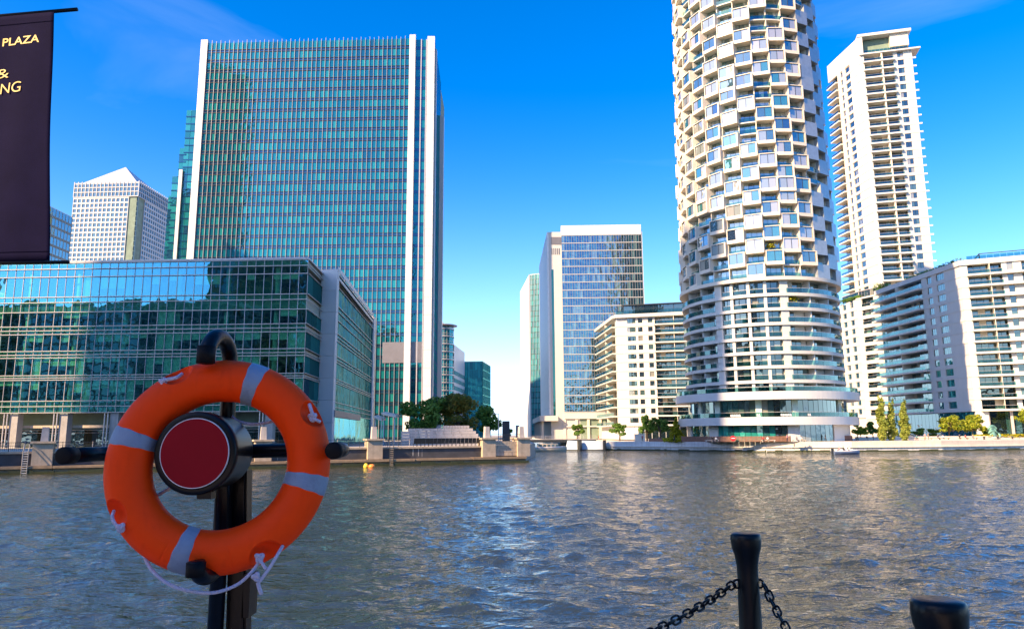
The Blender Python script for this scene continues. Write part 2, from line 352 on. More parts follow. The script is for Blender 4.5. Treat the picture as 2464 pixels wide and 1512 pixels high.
def cells(parent, name, lst, mname, limit=300, jit=.0035, vis=None, t=.05):
    """panes: (face,u0,u1,z0,z1,d); the `limit` that show largest become objects sharing meshes, the rest one joined part"""
    sc_ = []
    for c in lst:
        fc, u0, u1, z0, z1, d = c; p = fc.pt((u0+u1)/2, d, (z0+z1)/2); q = project(p); a = 0
        if q and -20 < q[0] < 2483 and -20 < q[1] < 1532:
            v = p-CAM; D = v.length; a = (u1-u0)*(z1-z0)*max(0.01, -v.dot(fc.n)/D)/D**2
            if vis and not vis(*q): a *= 1e-4
        sc_.append((a, random.random(), c))
    sc_.sort(key=lambda x: -x[0])
    for i, (a, _, (fc, u0, u1, z0, z1, d)) in enumerate(sc_[:limit]):
        o = bpy.data.objects.new(name, unit_mesh(name, u1-u0, z1-z0, t, mname))
        J = Matrix.Rotation(random.gauss(0, jit), 4, 'Z') @ Matrix.Rotation(random.gauss(0, jit), 4, 'X')
        link(o, parent, fc.mtx((u0+u1)/2, d, (z0+z1)/2) @ J)
    rest = sc_[limit:]
    if rest:
        b = MB()
        for a, _, (fc, u0, u1, z0, z1, d) in rest:
            J = fc.mtx((u0+u1)/2, d, (z0+z1)/2) @ Matrix.Rotation(random.gauss(0, jit), 4, 'Z') @ Matrix.Rotation(random.gauss(0, jit), 4, 'X')
            w_, h_ = (u1-u0)/2, (z1-z0)/2
            b.hexa([J @ Vector(q) for q in ((-w_, 0, -h_), (w_, 0, -h_), (w_, t, -h_), (-w_, t, -h_), (-w_, 0, h_), (w_, 0, h_), (w_, t, h_), (-w_, t, h_))])
        b.build(name, mname, parent, kind='stuff')
def piece(name, mesh, parent, mtx):
    o = bpy.data.objects.new(name, mesh); return link(o, parent, mtx)
def grid(a, b, n): return [a+(b-a)*i/n for i in range(n+1)]
# ================================================================== THE SETTING
QZ = 2.6                                       # top of the far quays above the water
def structure(mb, name, m, origin=(0, 0, 0)):
    o = mb.build(name, m, origin=origin); o['kind'] = 'structure'; return o
b = MB(); b.box(-3500, 3500, -1500, 5500, -4, -3); structure(b, 'ground', 'concrete')
WAVE = .175                                     # rms slope of the modelled ripples
# water with long real swells near the camera and fine relief in the material
yy_ = [2.]
while yy_[-1] < 272: yy_.append(yy_[-1]+max(.13, .006*abs(yy_[-1])))
ys = np.array([-30., -14.]+yy_); nx, ny = 900, len(ys)
T_, Y = np.meshgrid(np.linspace(-1, 1, nx), ys); HW = 60+.75*np.maximum(Y, 0)
X = T_*HW+.05*np.maximum(Y, 0); DY = np.maximum(2*HW/nx, np.gradient(ys)[:, None])
Z = np.zeros_like(X); rng = np.random.RandomState(3); NW = 100
for q_ in range(NW):
    lam = .34*(2.3/.34)**((q_+rng.uniform())/NW); th = R_(rng.normal(78, 36)); k = 2*math.pi/lam
    gain = np.clip((lam/DY-2.2)/1.5, 0, 1)
    ph_ = k*(X*math.cos(th)+Y*math.sin(th))+rng.uniform(0, 6.28)+1.3*np.sin(X*.05*math.cos(q_)+Y*.06*math.sin(q_*1.7))
    Z += gain*WAVE*math.sqrt(2/NW)/k*np.sin(ph_)
gust = .8+.35*np.sin(X*.045+1.3*np.sin(Y*.03))*np.sin(Y*.06+.8*np.sin(X*.02))     # calmer and rougher patches
Z = (Z+.5*np.abs(Z)-.01)*gust
edge = np.clip(np.minimum((1-np.abs(T_))*HW, np.minimum(Y-ys[0], ys[-1]-Y))/12, 0, 1)
Z *= edge
V = np.stack([X, Y, Z], -1).reshape(-1, 3)
I = np.arange(nx*ny).reshape(ny, nx)
F = np.stack([I[:-1, :-1], I[:-1, 1:], I[1:, 1:], I[1:, :-1]], -1).reshape(-1, 4)
me = bpy.data.meshes.new('water')
ring = [(-3000, -1200, 0), (3000, -1200, 0), (3000, 5000, 0), (-3000, 5000, 0)]
c4 = [I[0, 0], I[0, -1], I[-1, -1], I[-1, 0]]; n0 = len(V)
faces = F.tolist(); e_ = [list(I[0, :]), list(I[:, -1]), list(I[-1, ::-1]), list(I[::-1, 0])]
for k in range(4): faces.append([n0+k, n0+(k+1) % 4]+[int(q) for q in e_[k][::-1]])
me.from_pydata(V.tolist()+ring, [], faces); me.materials.append(M['water'])
me.polygons.foreach_set('use_smooth', [True]*len(me.polygons)); me.update()
o = bpy.data.objects.new('water', me); link(o); o['kind'] = 'structure'
# left quay: line from beyond the frame to the corner of the cut
QA, QB = Vector((-150, 50.6)), Vector((1.6, 120.5))
FQ = Face(QA, QB)
b = MB(); b.prism([QA[:], QB[:], (4.5, 150), (6, 2500), (-2500, 2500), (-2500, 50.6)], -3, QZ); structure(b, 'quay', 'paving')
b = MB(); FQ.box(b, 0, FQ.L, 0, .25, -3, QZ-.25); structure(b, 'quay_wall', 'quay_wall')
mat('algae', (.035, .045, .018), .8, var=.5, scale=2.5, bump=.6, bscale=20)
mat('rain_streak', (.36, .35, .33), .8, var=.3, scale=3)
b = MB(); k = 0.
while k < FQ.L:
    w_ = random.uniform(.5, 2.2); FQ.box(b, k, k+w_, .25, 1.62+random.uniform(0, .03), -.4, .16+random.random()*.22); k += w_
tag(structure(b, 'algae_band', 'algae'), None, kind='stuff')
b = MB()
for _ in range(46):
    u = random.uniform(60, FQ.L); FQ.box(b, u, u+random.uniform(.05, .22), .2, .256+random.random()*.004, QZ-random.uniform(.7, 1.7), QZ-.26)
tag(structure(b, 'rain_streak', 'rain_streak'), None, kind='stuff')
b = MB(); FQ.box(b, 0, FQ.L+.5, -.6, .45, QZ-.25, QZ+.02); structure(b, 'coping', 'stone')
# right quay
RQ = [(22, 205), (40, 193), (60, 176), (78, 171.5), (100, 174), (150, 191), (260, 230)]
b = MB(); b.prism(RQ+[(2500, 1200), (2500, 2500), (22, 2500)], -3, QZ-.3); structure(b, 'promenade', 'promenade_stone')
for i in range(len(RQ)-1):
    f_ = Face(RQ[i], RQ[i+1]); b = MB()
    f_.box(b, 0, f_.L+.2, 0, .3, -3, .9); structure(b, 'promenade_wall', 'pale_wall')
    b = MB(); f_.box(b, 0, f_.L+.2, .0, .6, .9, 1.05); structure(b, 'ledge', 'promenade_stone')
    b = MB(); k = 0.
    while k < f_.L:
        w_ = random.uniform(.8, 3); f_.box(b, k, min(f_.L, k+w_), .25, .36+random.uniform(0, .03), -.4, .18+random.random()*.25); k += w_
    tag(structure(b, 'algae_band', 'algae'), None, kind='stuff')
    b = MB(); f_.box(b, 0, f_.L+.2, -.3, .15, 1.05, QZ-.28); structure(b, 'quay_face', 'pale_wall' if i < 2 else 'promenade_stone')
# our own quay
b = MB(); b.prism([(-40, 4.2), (-1.6, 2.95), (1.62, 5.0), (1.95, 3.0), (2.6, -60), (-150, -60), (-150, 4.2)], -3, CAMZ-1.68); structure(b, 'pavement', 'stone_pale')

# ================================================================== LEFT: low glass office block
FL = root('office_block', (-62, 123, QZ), 'low long teal glass office block with white rails along every floor behind the left quay', 'office building')
zt = zat(0, 632, 125); PR = atZ(742, 620, zt); PL0 = atZ(0, 632, zt); PL = PL0+(PL0-PR)*.22
FA = Face(PL, PR); P1 = atZ(777, 657, zt); P2 = atZ(812, 655, zt); PS = atZ(897, 765, zt)
FC = Face(PR, P1); FP = Face(P1, P2); FS = Face(P2, PS)
ry = (636, 650, 669, 717, 730, 753, 787, 797, 806, 846, 855, 862, 904, 910, 915, 965, 978, 993)
rz = [zat(20, y, 125) for y in ry]
zb = rz[-1]
foot = [PL[:2], PR[:2], P1[:2], P2[:2], PS[:2], (PS.x-70, PS.y+3), (PL.x-5, PL.y+62)]
c0 = Vector((-70, 152))
inset = [tuple(Vector(p)+(c0-Vector(p)).normalized()*.35) for p in foot]
levels = [(rz[17], rz[15]), (rz[14], rz[12]), (rz[11], rz[9]), (rz[8], rz[6]), (rz[5], rz[3]), (rz[1], rz[0])]
for z0, z1 in levels:
    b = MB(); b.prism(inset, z0, z1); b.build('floor_slab', 'ceiling_in', FL)
b = MB(); b.prism([tuple(Vector(p)+(c0-Vector(p)).normalized()*11) for p in foot], QZ, zt-.4); b.build('core', 'interior', FL)
b = MB(); b.prism(foot, zt-.12, zt+.15); b.build('roof', 'rail', FL)
nb = round(FA.L/1.5); bw = FA.L/nb
for k in range(nb+1):
    b = MB(); FA.box(b, k*bw-.035, k*bw+.035, .0, .10, zb, zt); b.build('mullion', 'rail' if k % 2 else 'fin', FL)
for z in rz:
    b = MB(); FA.box(b, -.3, FA.L+.1, .10, .30, z-.055, z+.055)
    FC.box(b, 0.05, FC.L-.02, .10, .28, z-.05, z+.05); FS.box(b, 0.3, FS.L, .08, .22, z-.05, z+.05); b.build('rail', 'rail', FL)
vis_rows = [(rz[2], rz[3], 0), (rz[5], rz[6], 1), (rz[8], rz[9], 2), (rz[11], rz[12], 3), (rz[14], rz[15], 4)]
lst = []; sp = []; sd = []; ns = round(FS.L/1.5)
for a, c, _ in vis_rows:
    z1, z0 = max(a, c), min(a, c)
    for k in range(nb): lst.append((FA, k*bw+.04, (k+1)*bw-.04, z0, z1, .03))
    ns = round(FS.L/1.5)
    for k in range(ns): sd.append((FS, k*FS.L/ns+.03, (k+1)*FS.L/ns-.03, z0, z1, .03))
    for k in range(3): sd.append((FC, k*FC.L/3+.03, (k+1)*FC.L/3-.03, z0, z1, .03))
for z0, z1 in levels:
    for k in range(nb): sp.append((FA, k*bw+.04, (k+1)*bw-.04, z0+.03, z1-.03, .02))
    for k in range(ns): sd.append((FS, k*FS.L/ns+.03, (k+1)*FS.L/ns-.03, z0+.03, z1-.03, .02))
for k in range(nb): sp.append((FA, k*bw+.04, (k+1)*bw-.04, rz[2]+.05, rz[1]-.05, .03))
notring = lambda x, y: not ((x-523)**2+(y-1122)**2 < 275**2) and not (x < 125 and y < 630)
cells(FL, 'pane', lst, 'glass_front', 225, .0016, notring)
cells(FL, 'side_pane', sd, 'glass_side', 200, .003, notring)
cells(FL, 'spandrel_pane', sp, 'glass_front', 60, .0016, notring)
# blinds, columns seen through the glass
bl = []
for a, c, fl in vis_rows:
    z1, z0 = max(a, c), min(a, c); k = 0
    while k < nb:
        run = random.choice((1, 1, 2, 3)); p = (.2, .3, .5, .72, .65)[fl]; dz = random.choice((.25, .4, .45, 1., .6))*(z1-z0)
        if random.random() < p:
            for q in range(k, min(k+run, nb)): bl.append((FA, q*bw+.06, (q+1)*bw-.06, z1-dz, z1, -.18))
        k += run
cells(FL, 'blind', bl, 'blind', 300, 0, notring, t=.02)
for px in (-72, 50, 168, 288, 414, 534, 655):
    u = FA.upx(px, 20); p = FA.pt(u, -1.3, 0)
    b = MB(); b.lathe([(.42, zb), (.42, zt-.5)], (p.x, p.y), 16); b.build('inner_column', 'column_in', FL, True)
    p = FA.pt(u, -.9, 0); b = MB(); FA.box(b, u-.75, u+.65, -1.6, -.2, QZ, zb-.02); b.build('column', 'concrete', FL)
    for dx in (-1.5, -.95):
        b = MB(); q = FA.pt(u+dx, .1, 0); b.tube([(q.x, q.y, QZ), (q.x, q.y, zb-.05)], .10, 8); b.build('pipe', 'rail', FL)
# ground floor behind the colonnade
FG = Face(FA.pt(0, -4.5, 0), FA.pt(FA.L, -4.5, 0))
b = MB(); FG.box(b, 0, FG.L, -.6, -.2, QZ, zb); b.build('shop_wall', 'interior', FL)
lst = []; n_ = 34
for k in range(n_): lst.append((FG, k*FG.L/n_+.04, (k+1)*FG.L/n_-.04, QZ+.1, QZ+3.0, .0))
cells(FL, 'shop_pane', lst, 'glass_dark', 300, .002)
b = MB(); FA.box(b, 0, FA.L, -2.2, -1.7, QZ+3.3, QZ+3.75); b.build('beam', 'stone', FL)
for zq in (QZ+2.9, QZ+2.45):
    b = MB(); FG.box(b, 0, FG.L, .05, .15, zq, zq+.07); b.build('transom', 'rail', FL)
# white corner pillars and the small side wing parts
for (f_, u0, u1, nm) in ((FP, -.1, FP.L+.1, 0), (FS, FS.L, FS.L+3.2, 1)):
    zz = grid(QZ, zt+.6, 8)
    for i in range(8):
        b = MB(); f_.box(b, u0, u1, -.6, .35, zz[i]+.02, zz[i+1]-.02); b.build('pillar_panel', 'white_panel', FL)
b = MB(); FS.box(b, .2, FS.L*.62, .05, .35, zat(830, 1002, P2.y), zat(830, 985, P2.y)); b.build('louvre_panel', 'louvre', FL)
b = MB(); FS.box(b, 0, FS.L, .1, .2, zt+.2, zt+1.1); FS.box(b, 0, FS.L, .1, .2, zt-1.2, zt-.8); b.build('roof_rail', 'rail', FL)
lst = [(FS, k*FS.L/36+.03, (k+1)*FS.L/36-.03, QZ, zb-.1, .02) for k in range(36)]
cells(FL, 'shop_pane', lst, 'glass_teal', 300, .002)
# ================================================================== LEFT: tall glass tower
TL = atY(485, 105, 253.5); zt2 = TL.z; TR = atZ(1000, 92.5, zt2); FT = Face(TL, TR)
TW = root('glass_tower', (-77, 252, QZ), 'tallest broad blue-green glass tower with white vertical fins and white corner pillars', 'skyscraper')
B1, B2 = atZ(1000, 96, zt2), atZ(1046, 96.5, zt2)
FB = Face(B1, B2); FR = Face(B2, (B2.x-1.0, B2.y+34))
back = [(TL.x-.5, TL.y+55), TL[:2], TR[:2], B1[:2], B2[:2], (B2.x-1, B2.y+34), (B2.x-1.4, TL.y+55)]
cc = Vector((-75, 278)); body = [tuple(Vector(p)+(cc-Vector(p)).normalized()*.4) for p in back]
b = MB(); b.prism(body, QZ, zt2-.6); b.build('core', 'interior', TW)
pw = 2.5
u_r0 = FT.L-2.2
NF = 37; fh = (zt2-QZ)/NF
for (f_, u0, u1) in ((FT, 0, pw), (FT, u_r0, FT.L), (FB, FB.L*.62, FB.L)):
    for i in range(24):
        za, zc = QZ+(zt2+1.2-QZ)*i/24, QZ+(zt2+1.2-QZ)*(i+1)/24
        b = MB(); f_.box(b, u0, u1, -1.0, .55, za+.025, zc-.025); b.build('pillar_panel', 'white_panel', TW)
NBAY = 46; uw = (u_r0-pw)/NBAY
for k in range(NBAY+1):
    b = MB(); u = pw+k*uw; FT.box(b, u-.065, u+.065, .05, .36, QZ, zt2+(.9 if k % 2 else .5)); b.build('fin', 'fin', TW)
pan = []; spn = []
lo = lambda x, y: y < 622 or (x > 772 and y < 655) or x > 905
for i in range(NF):
    z0 = QZ+i*fh
    dark = 22 <= i <= 22 or 33 <= i <= 33
    b = MB(); FT.box(b, pw, u_r0, .0, .2, z0+.02, z0+.14); FT.box(b, pw, u_r0, .0, .2, z0+1.05, z0+1.15); b.build('floor_rail', 'dark_metal', TW)
    for k in range(NBAY):
        u = pw+k*uw; pan.append((FT, u+.12, u+uw-.12, z0+1.16, z0+fh, -.02)); spn.append((FT, u+.12, u+uw-.12, z0+.14, z0+1.05, -.03))
    for k in range(2):
        w_ = FB.L*.62/2; pan.append((FB, k*w_+.1, (k+1)*w_-.1, z0+1.16, z0+fh, .0)); spn.append((FB, k*w_+.1, (k+1)*w_-.1, z0+.1, z0+1.1, .0))
    for k in range(8):
        w_ = FR.L/8; pan.append((FR, k*w_+.1, (k+1)*w_-.1, z0+1.16, z0+fh, .0)); spn.append((FR, k*w_+.1, (k+1)*w_-.1, z0+.1, z0+1.1, .0))
cells(TW, 'pane', pan, 'glass_tower', 300, .0016, lo)
cells(TW, 'spandrel_pane', spn, 'glass_spandrel', 100, .0014, lo)
b = MB(); FB.box(b, FB.L*.28, FB.L*.33, 0, .4, QZ, zt2); FB.box(b, FB.L*.55, FB.L*.6, 0, .4, QZ, zt2); b.build('recess_fin', 'rail', TW)
b = MB(); FR.box(b, 3, 5, 0, .5, QZ, zt2-2); FR.box(b, 30, 33, -1, 1.6, QZ, zt2-16); b.build('side_fin', 'white_panel', TW)
u0 = FT.upx(918, 18); b = MB(); FT.box(b, u0, u_r0, .02, .42, zat(940, 872, 250), zat(940, 822, 250)); b.build('louvre_panel', 'louvre', TW)
b = MB(); FB.box(b, .1, FB.L*.6, .02, .35, zat(1015, 872, 252), zat(1015, 822, 252)); b.build('louvre_panel', 'louvre', TW)

# ================================================================== pyramid-roofed tower far left
zo = zat(335, 437, 520); OC = atZ(335, 437, zo); OA = atZ(180, 441, zo); OB = atZ(407, 481, zo)
PY = root('pyramid_tower', (OC.x, OC.y, QZ), 'pale square tower with a window grid and a steel pyramid roof', 'skyscraper')
F1, F2 = Face(OA, OC), Face(OC, OB)
D3 = OA+OB-OC
ctr = (OA+OB)/2
b = MB(); b.prism([tuple(Vector(p[:2])+(ctr.xy-Vector(p[:2])).normalized()*1.0) for p in (OA, OC, OB, D3)], QZ, zo-1); b.build('core', 'interior', PY)
apex = atY(321, 402, ctr.y)
b = MB(); ins = [Vector(p)+(ctr-Vector(p))*.10 for p in (OA, OC, OB, D3)]
b.add([(p.x, p.y, zo) for p in ins]+[(ctr.x, ctr.y, apex.z)], [(0, 1, 4), (1, 2, 4), (2, 3, 4), (3, 0, 4), (3, 2, 1, 0)]); b.build('roof', 'lead_roof', PY)
b = MB(); b.prism([p[:2] for p in (OA, OC, OB, D3)], zo-1, zo); b.build('cornice', 'grey_stone', PY)
lst = []
zs = zo-11.; fo = 3.75
for f_, ncol, a0, a1 in ((F1, 13, 0, .86), (F2, 11, .22, 1.)):
    # upper storeys: full glazing with slim white mullions
    n2 = 17
    for k in range(n2+1):
        b = MB(); u = f_.L*k/n2; f_.box(b, u-.25, u+.25, -.1, .3, zs, zo+.8); b.build('mullion', 'grey_stone', PY)
    for z in (zs, zs+3.7, zs+7.2): b = MB(); f_.box(b, 0, f_.L, -.1, .25, z-.3, z+.3); b.build('band', 'grey_stone', PY)
    for k in range(n2):
        for q in range(3): lst.append((f_, f_.L*k/n2+.25, f_.L*(k+1)/n2-.25, zs+.3+q*3.6, zs+3.4+q*3.6, -.15))
    w0, w1 = f_.L*a0, f_.L*a1; cw = (w1-w0)/ncol
    nfl = 30
    wall = MB()
    for i in range(nfl):
        z1 = zs-.3-i*fo
        f_.box(wall, w0, w1, -.8, 0, z1-1.15, z1)
        for k in range(ncol+1): f_.box(wall, max(w0, w0+k*cw-.42), min(w1, w0+k*cw+.42), -.8, .002, z1-fo, z1-1.15)
        for k in range(ncol): lst.append((f_, w0+k*cw+.42, w0+(k+1)*cw-.42, z1-fo, z1-1.15, -.45))
        v0, v1 = (f_.L*.86, f_.L) if a0 == 0 else (0, f_.L*.22)
        for k in range(3): lst.append((f_, v0+(v1-v0)*k/3+.15, v0+(v1-v0)*(k+1)/3-.15, z1-fo+.5, z1-.2, -.9))
    wall.build('wall', 'grey_stone', PY)
cells(PY, 'window_pane', lst, 'glass_dark', 300, .002, lambda x, y: y < 622 and x > 172 and x < 410)

def slab_block(name, label, cat, A, Bp, depth, z1, nf, mats, nb, pane='glass_teal', z0=QZ, band=.9, mull=.14, vis=None, bandm='rail', grp=None, lim=120):
    """glass block with floor bands: front from A to Bp, sides going back"""
    r = root(name, ((A.x+Bp.x)/2, A.y+.5, z0), label, cat, grp)
    f1 = Face(A, Bp); bl_, br_ = f1.pt(0, -depth, 0), f1.pt(f1.L, -depth, 0)
    f0, f2 = Face(bl_, A), Face(Bp, br_)
    b = MB(); f1.box(b, .3, f1.L-.3, -depth+.3, -.3, z0, z1-.3); b.build('core', 'interior', r)
    b = MB(); f1.box(b, 0, f1.L, -depth, 0, z1-.3, z1); b.build('roof', bandm, r)
    fh_ = (z1-.3-z0)/nf; lst = []
    for f_, n_ in ((f1, nb), (f2, max(2, int(nb*depth/f1.L))), (f0, max(2, int(nb*depth/f1.L)))):
        for i in range(nf):
            b = MB(); f_.box(b, 0, f_.L, -.2, .12, z0+i*fh_, z0+i*fh_+band); b.build('floor_band', mats[0], r)
            for k in range(n_): lst.append((f_, f_.L*k/n_+mull/2, f_.L*(k+1)/n_-mull/2, z0+i*fh_+band, z0+(i+1)*fh_, .0))
        m_ = MB()
        for k in range(n_+1): f_.box(m_, f_.L*k/n_-mull/2, f_.L*k/n_+mull/2, -.1, .14, z0, z1-.3)
        m_.build('frame', mats[1], r)
    cells(r, 'pane', lst, pane, lim, .002, vis)
    return r, f1, f0, f2
# building behind the banner
zq = zat(121, 496, 300); A = atZ(60, 466, zq); Bq = atZ(174, 522, zq)
slab_block('louvred_building', 'dark glass building with horizontal louvres and a sloping roofline beside the pyramid tower', 'office building', A, Bq, 30, zq, 24, ('louvre', 'rail'), 14, 'glass_dark', band=1.0, vis=lambda x, y: x > 121 and y < 625)
# stepped teal building left of the tall tower
ST = root('stepped_building', (atY(440, 700, 330).x, 330, QZ), 'narrow teal glass building stepping up beside the left edge of the tall tower', 'office building')
lst = []
for (pa, pb, py) in ((449, 520, 265), (432, 449, 356), (414, 432, 424), (405, 414, 470)):
    zz = zat(pa, py, 330); x0, x1 = atY(pa, py, 330).x, atY(pb, py, 330).x
    if pa == 449: x1 = -118.
    f_ = Face((x0, 330), (x1-.05, 330)); b = MB(); f_.box(b, 0, f_.L, -25, -.2, QZ, zz); b.build('volume', 'interior', ST)
    n_ = max(1, round(f_.L/2.4)); fl = int((zz-QZ)/3.6)
    for i in range(fl):
        z0 = zz-(i+1)*3.6
        for k in range(n_): lst.append((f_, f_.L*k/n_+.08, f_.L*(k+1)/n_-.08, z0+.5, z0+3.5, 0))
        b = MB(); f_.box(b, 0, f_.L, -.2, .25, z0, z0+.45); b.build('floor_band', 'glass_spandrel', ST)
cells(ST, 'pane', lst, 'glass_teal', 120, .002, lambda x, y: y < 625)
f_ = Face(atY(426, 500, 329.4), atY(434, 500, 329.4)); b = MB(); f_.box(b, 0, f_.L, -.2, .6, QZ, zat(435, 410, 330)); b.build('fin', 'white_panel', ST)
# ================================================================== centre-left background
RC = root('round_building', (atY(1062, 1000, 380).x, 380, QZ), 'round-cornered office building with white floor rings right beside the tall tower', 'office building')
cx_, cy_ = atY(1062, 900, 384).x, 384; zr = zat(1062, 783, 378)
b = MB(); b.lathe([(6.0, QZ), (6.0, zr-.5)], (cx_, cy_), 40); b.build('drum', 'glass_tower', RC)
for i in range(14):
    z = QZ+4+i*(zr-QZ-4)/13.4
    b = MB(); b.lathe([(6.05, z), (6.6, z), (6.6, z+.7), (6.05, z+.7)], (cx_, cy_), 40); b.build('floor_ring', 'rail', RC)
    b = MB(); b.lathe([(6.02, z+1.7), (6.25, z+1.7), (6.25, z+1.95), (6.02, z+1.95)], (cx_, cy_), 40); b.build('sun_shade', 'rail', RC)
for k in range(24):
    a = 2*math.pi*k/24; b = MB(); b.bar((cx_+6.15*math.cos(a), cy_+6.15*math.sin(a), QZ), (cx_+6.15*math.cos(a), cy_+6.15*math.sin(a), zr), .16); b.build('mullion', 'rail', RC)
b = MB(); b.lathe([(6.1, zr), (8.2, zr+.5), (8.2, zr+.9), (5, zr+1.3)], (cx_, cy_), 40); b.build('roof_ring', 'rail', RC)
b = MB(); b.box(cx_-14, cx_+.5, cy_-2, cy_+26, QZ, zr+3); b.build('rear_block', 'white_panel', RC)
f_ = Face((cx_+6.4, cy_+1), (cx_+9.5, cy_+40)); b = MB(); f_.box(b, 0, f_.L, -8, 0, QZ, zat(1100, 828, 385)); b.build('side_wing', 'white_panel', RC)
lst = [(f_, f_.L*k/12+.4, f_.L*(k+1)/12-.4, QZ+i*4+1.2, QZ+i*4+3.4, .03) for k in range(12) for i in range(9)]
cells(RC, 'window_pane', lst, 'glass_dark', 60, .002)
zz = zat(1106, 869, 430); A = atZ(1106, 869, zz); Bq = atZ(1161, 868, zz)
slab_block('teal_building', 'small bright teal glass building above the trees at the end of the left quay', 'office building', A, Bq, 30, zz, 9, ('glass_cyan', 'glass_teal'), 9, 'glass_cyan', band=.35, mull=.12)
# ================================================================== centre: white and glass office tower
OY = 286
OT = root('office_tower', (atY(1440, 1000, OY).x, OY, QZ), 'glass office tower with white frame, white crown and blank white side wall', 'skyscraper')
zc = zat(1350, 543, OY); CA, CB = atZ(1350, 543, zc), atZ(1541, 540, zc)
FO = Face(CA, CB); b = MB(); FO.box(b, .3, FO.L-.3, -33, -.4, QZ, zc-1); b.build('core', 'interior', OT)
zg = zat(1440, 566, OY); zl = zat(1440, 990, OY)
b = MB(); FO.box(b, -.2, FO.L, -34, .25, zg, zc); b.build('crown', 'white_panel', OT)
nfl, ncl = 22, 32; lst = []; fo = (zg-zl)/nfl
for i in range(nfl+1):
    b = MB(); FO.box(b, 0, FO.L, -.2, .2, zl+i*fo-.15, zl+i*fo+.15); b.build('floor_band', 'grey_stone', OT)
for k in range(ncl+1):
    b = MB(); FO.box(b, FO.L*k/ncl-.06, FO.L*k/ncl+.06, -.2, .16, zl, zg); b.build('mullion', 'mullion_grey', OT)
for i in range(nfl):
    for k in range(ncl): lst.append((FO, FO.L*k/ncl+.06, FO.L*(k+1)/ncl-.06, zl+i*fo+.15, zl+(i+1)*fo-.15, 0))
cells(OT, 'pane', lst, 'glass_office', 300, .006, lambda x, y: not (x > 1440 and y > 750))
b = MB(); FO.box(b, 0, FO.L, -3, .5, zl-2.6, zl-.3); FO.box(b, 0, FO.L, -3, .3, QZ+4.5, QZ+5.0)
b.build('lobby_band', 'white', OT)
lst = [(FO, FO.L*k/14+.3, FO.L*(k+1)/14-.3, QZ+.2, QZ+4.4, -.6) for k in range(14)]+[(FO, FO.L*k/20+.2, FO.L*(k+1)/20-.2, QZ+5.1, zl-3.0, -.6) for k in range(20)]
cells(OT, 'lobby_pane', lst, 'glass_flat', 300, .003)
for k in range(0, 15, 2): b = MB(); FO.box(b, FO.L*k/14-.5, FO.L*k/14+.5, -1, .2, QZ, zl-2.6); b.build('column', 'cream', OT)
Fr = Face(CB, (CB.x+.01*0+2.9, CB.y+26)); b = MB(); Fr.box(b, 0, Fr.L, -1, .15, QZ, zc-1.5); b.build('side_glazing', 'glass_spandrel', OT)
b = MB(); Fr.box(b, 0, 1.2, -1, .4, QZ, zc-3); Fr.box(b, Fr.L-2, Fr.L, -1, .5, zc-9, zc-1); b.build('side_edge', 'white_panel', OT)
# white stair core and blank side wall
zk = zat(1317, 558, OY); K0 = atZ(1316, 558, zk); FK = Face(K0, CA); KL = atZ(1297, 640, zk); FKs = Face(KL, K0)
b = MB(); FK.box(b, 0, FK.L-.1, -30, -.1, QZ+9, zk); b.build('stair_core', 'white', OT)
b = MB(); FK.box(b, FK.L*.26, FK.L*.40, -.12, .05, QZ+9, zat(1330, 648, OY)); b.build('slot_window', 'glass_teal', OT)
for k in range(5): b = MB(); FK.box(b, FK.L*(.28+k*.13), FK.L*(.34+k*.13), -.12, .06, zat(1330, 612, OY), zat(1330, 597, OY)); b.build('vent', 'louvre', OT)
b = MB(); FK.box(b, FK.L*.25, FK.L*.97, -.12, .06, zat(1330, 588, OY), zat(1330, 570, OY)); b.build('plant_louvre', 'louvre', OT)
npl = 26
for i in range(npl):
    za, zb_ = QZ+9+(zk-QZ-9)*i/npl, QZ+9+(zk-QZ-9)*(i+1)/npl
    b = MB(); FKs.box(b, 0, FKs.L, -.5, .1, za+.05, zb_-.05); b.build('wall_panel', 'bright_panel', OT)
b = MB(); FKs.box(b, 0, FKs.L, -20, -.5, QZ, zk-.5); b.build('side_wall', 'white', OT)
b = MB(); FKs.box(b, -2, FKs.L+3, -3, 4, QZ+6.8, QZ+8.8); b.build('canopy', 'white', OT)
for k in range(9): b = MB(); FKs.box(b, FKs.L*k/8-.4, FKs.L*k/8+.4, 2.4, 3.2, QZ, QZ+6.8); b.build('column', 'cream', OT)
# slim teal tower behind it
zz = zat(1275, 660, 470); A = atZ(1275, 660, zz); Bq = atZ(1300, 657, zz)
SB, f1, f0, f2 = slab_block('teal_tower', 'slim teal glass tower with a white side wall behind the white office tower', 'skyscraper', A, Bq, 40, zz, 30, ('glass_teal', 'grey_panel'), 7, 'glass_cyan', band=.6, mull=.2)
Fw = Face(atZ(1254, 700, zz), A); b = MB(); Fw.box(b, 0, Fw.L, -3, .6, QZ, zz); b.build('side_wall', 'white_panel', SB)
for k in range(9): b = MB(); Fw.box(b, Fw.L*k/8-.2, Fw.L*k/8+.2, .6, .9, QZ, zz); b.build('wall_rib', 'white', SB)

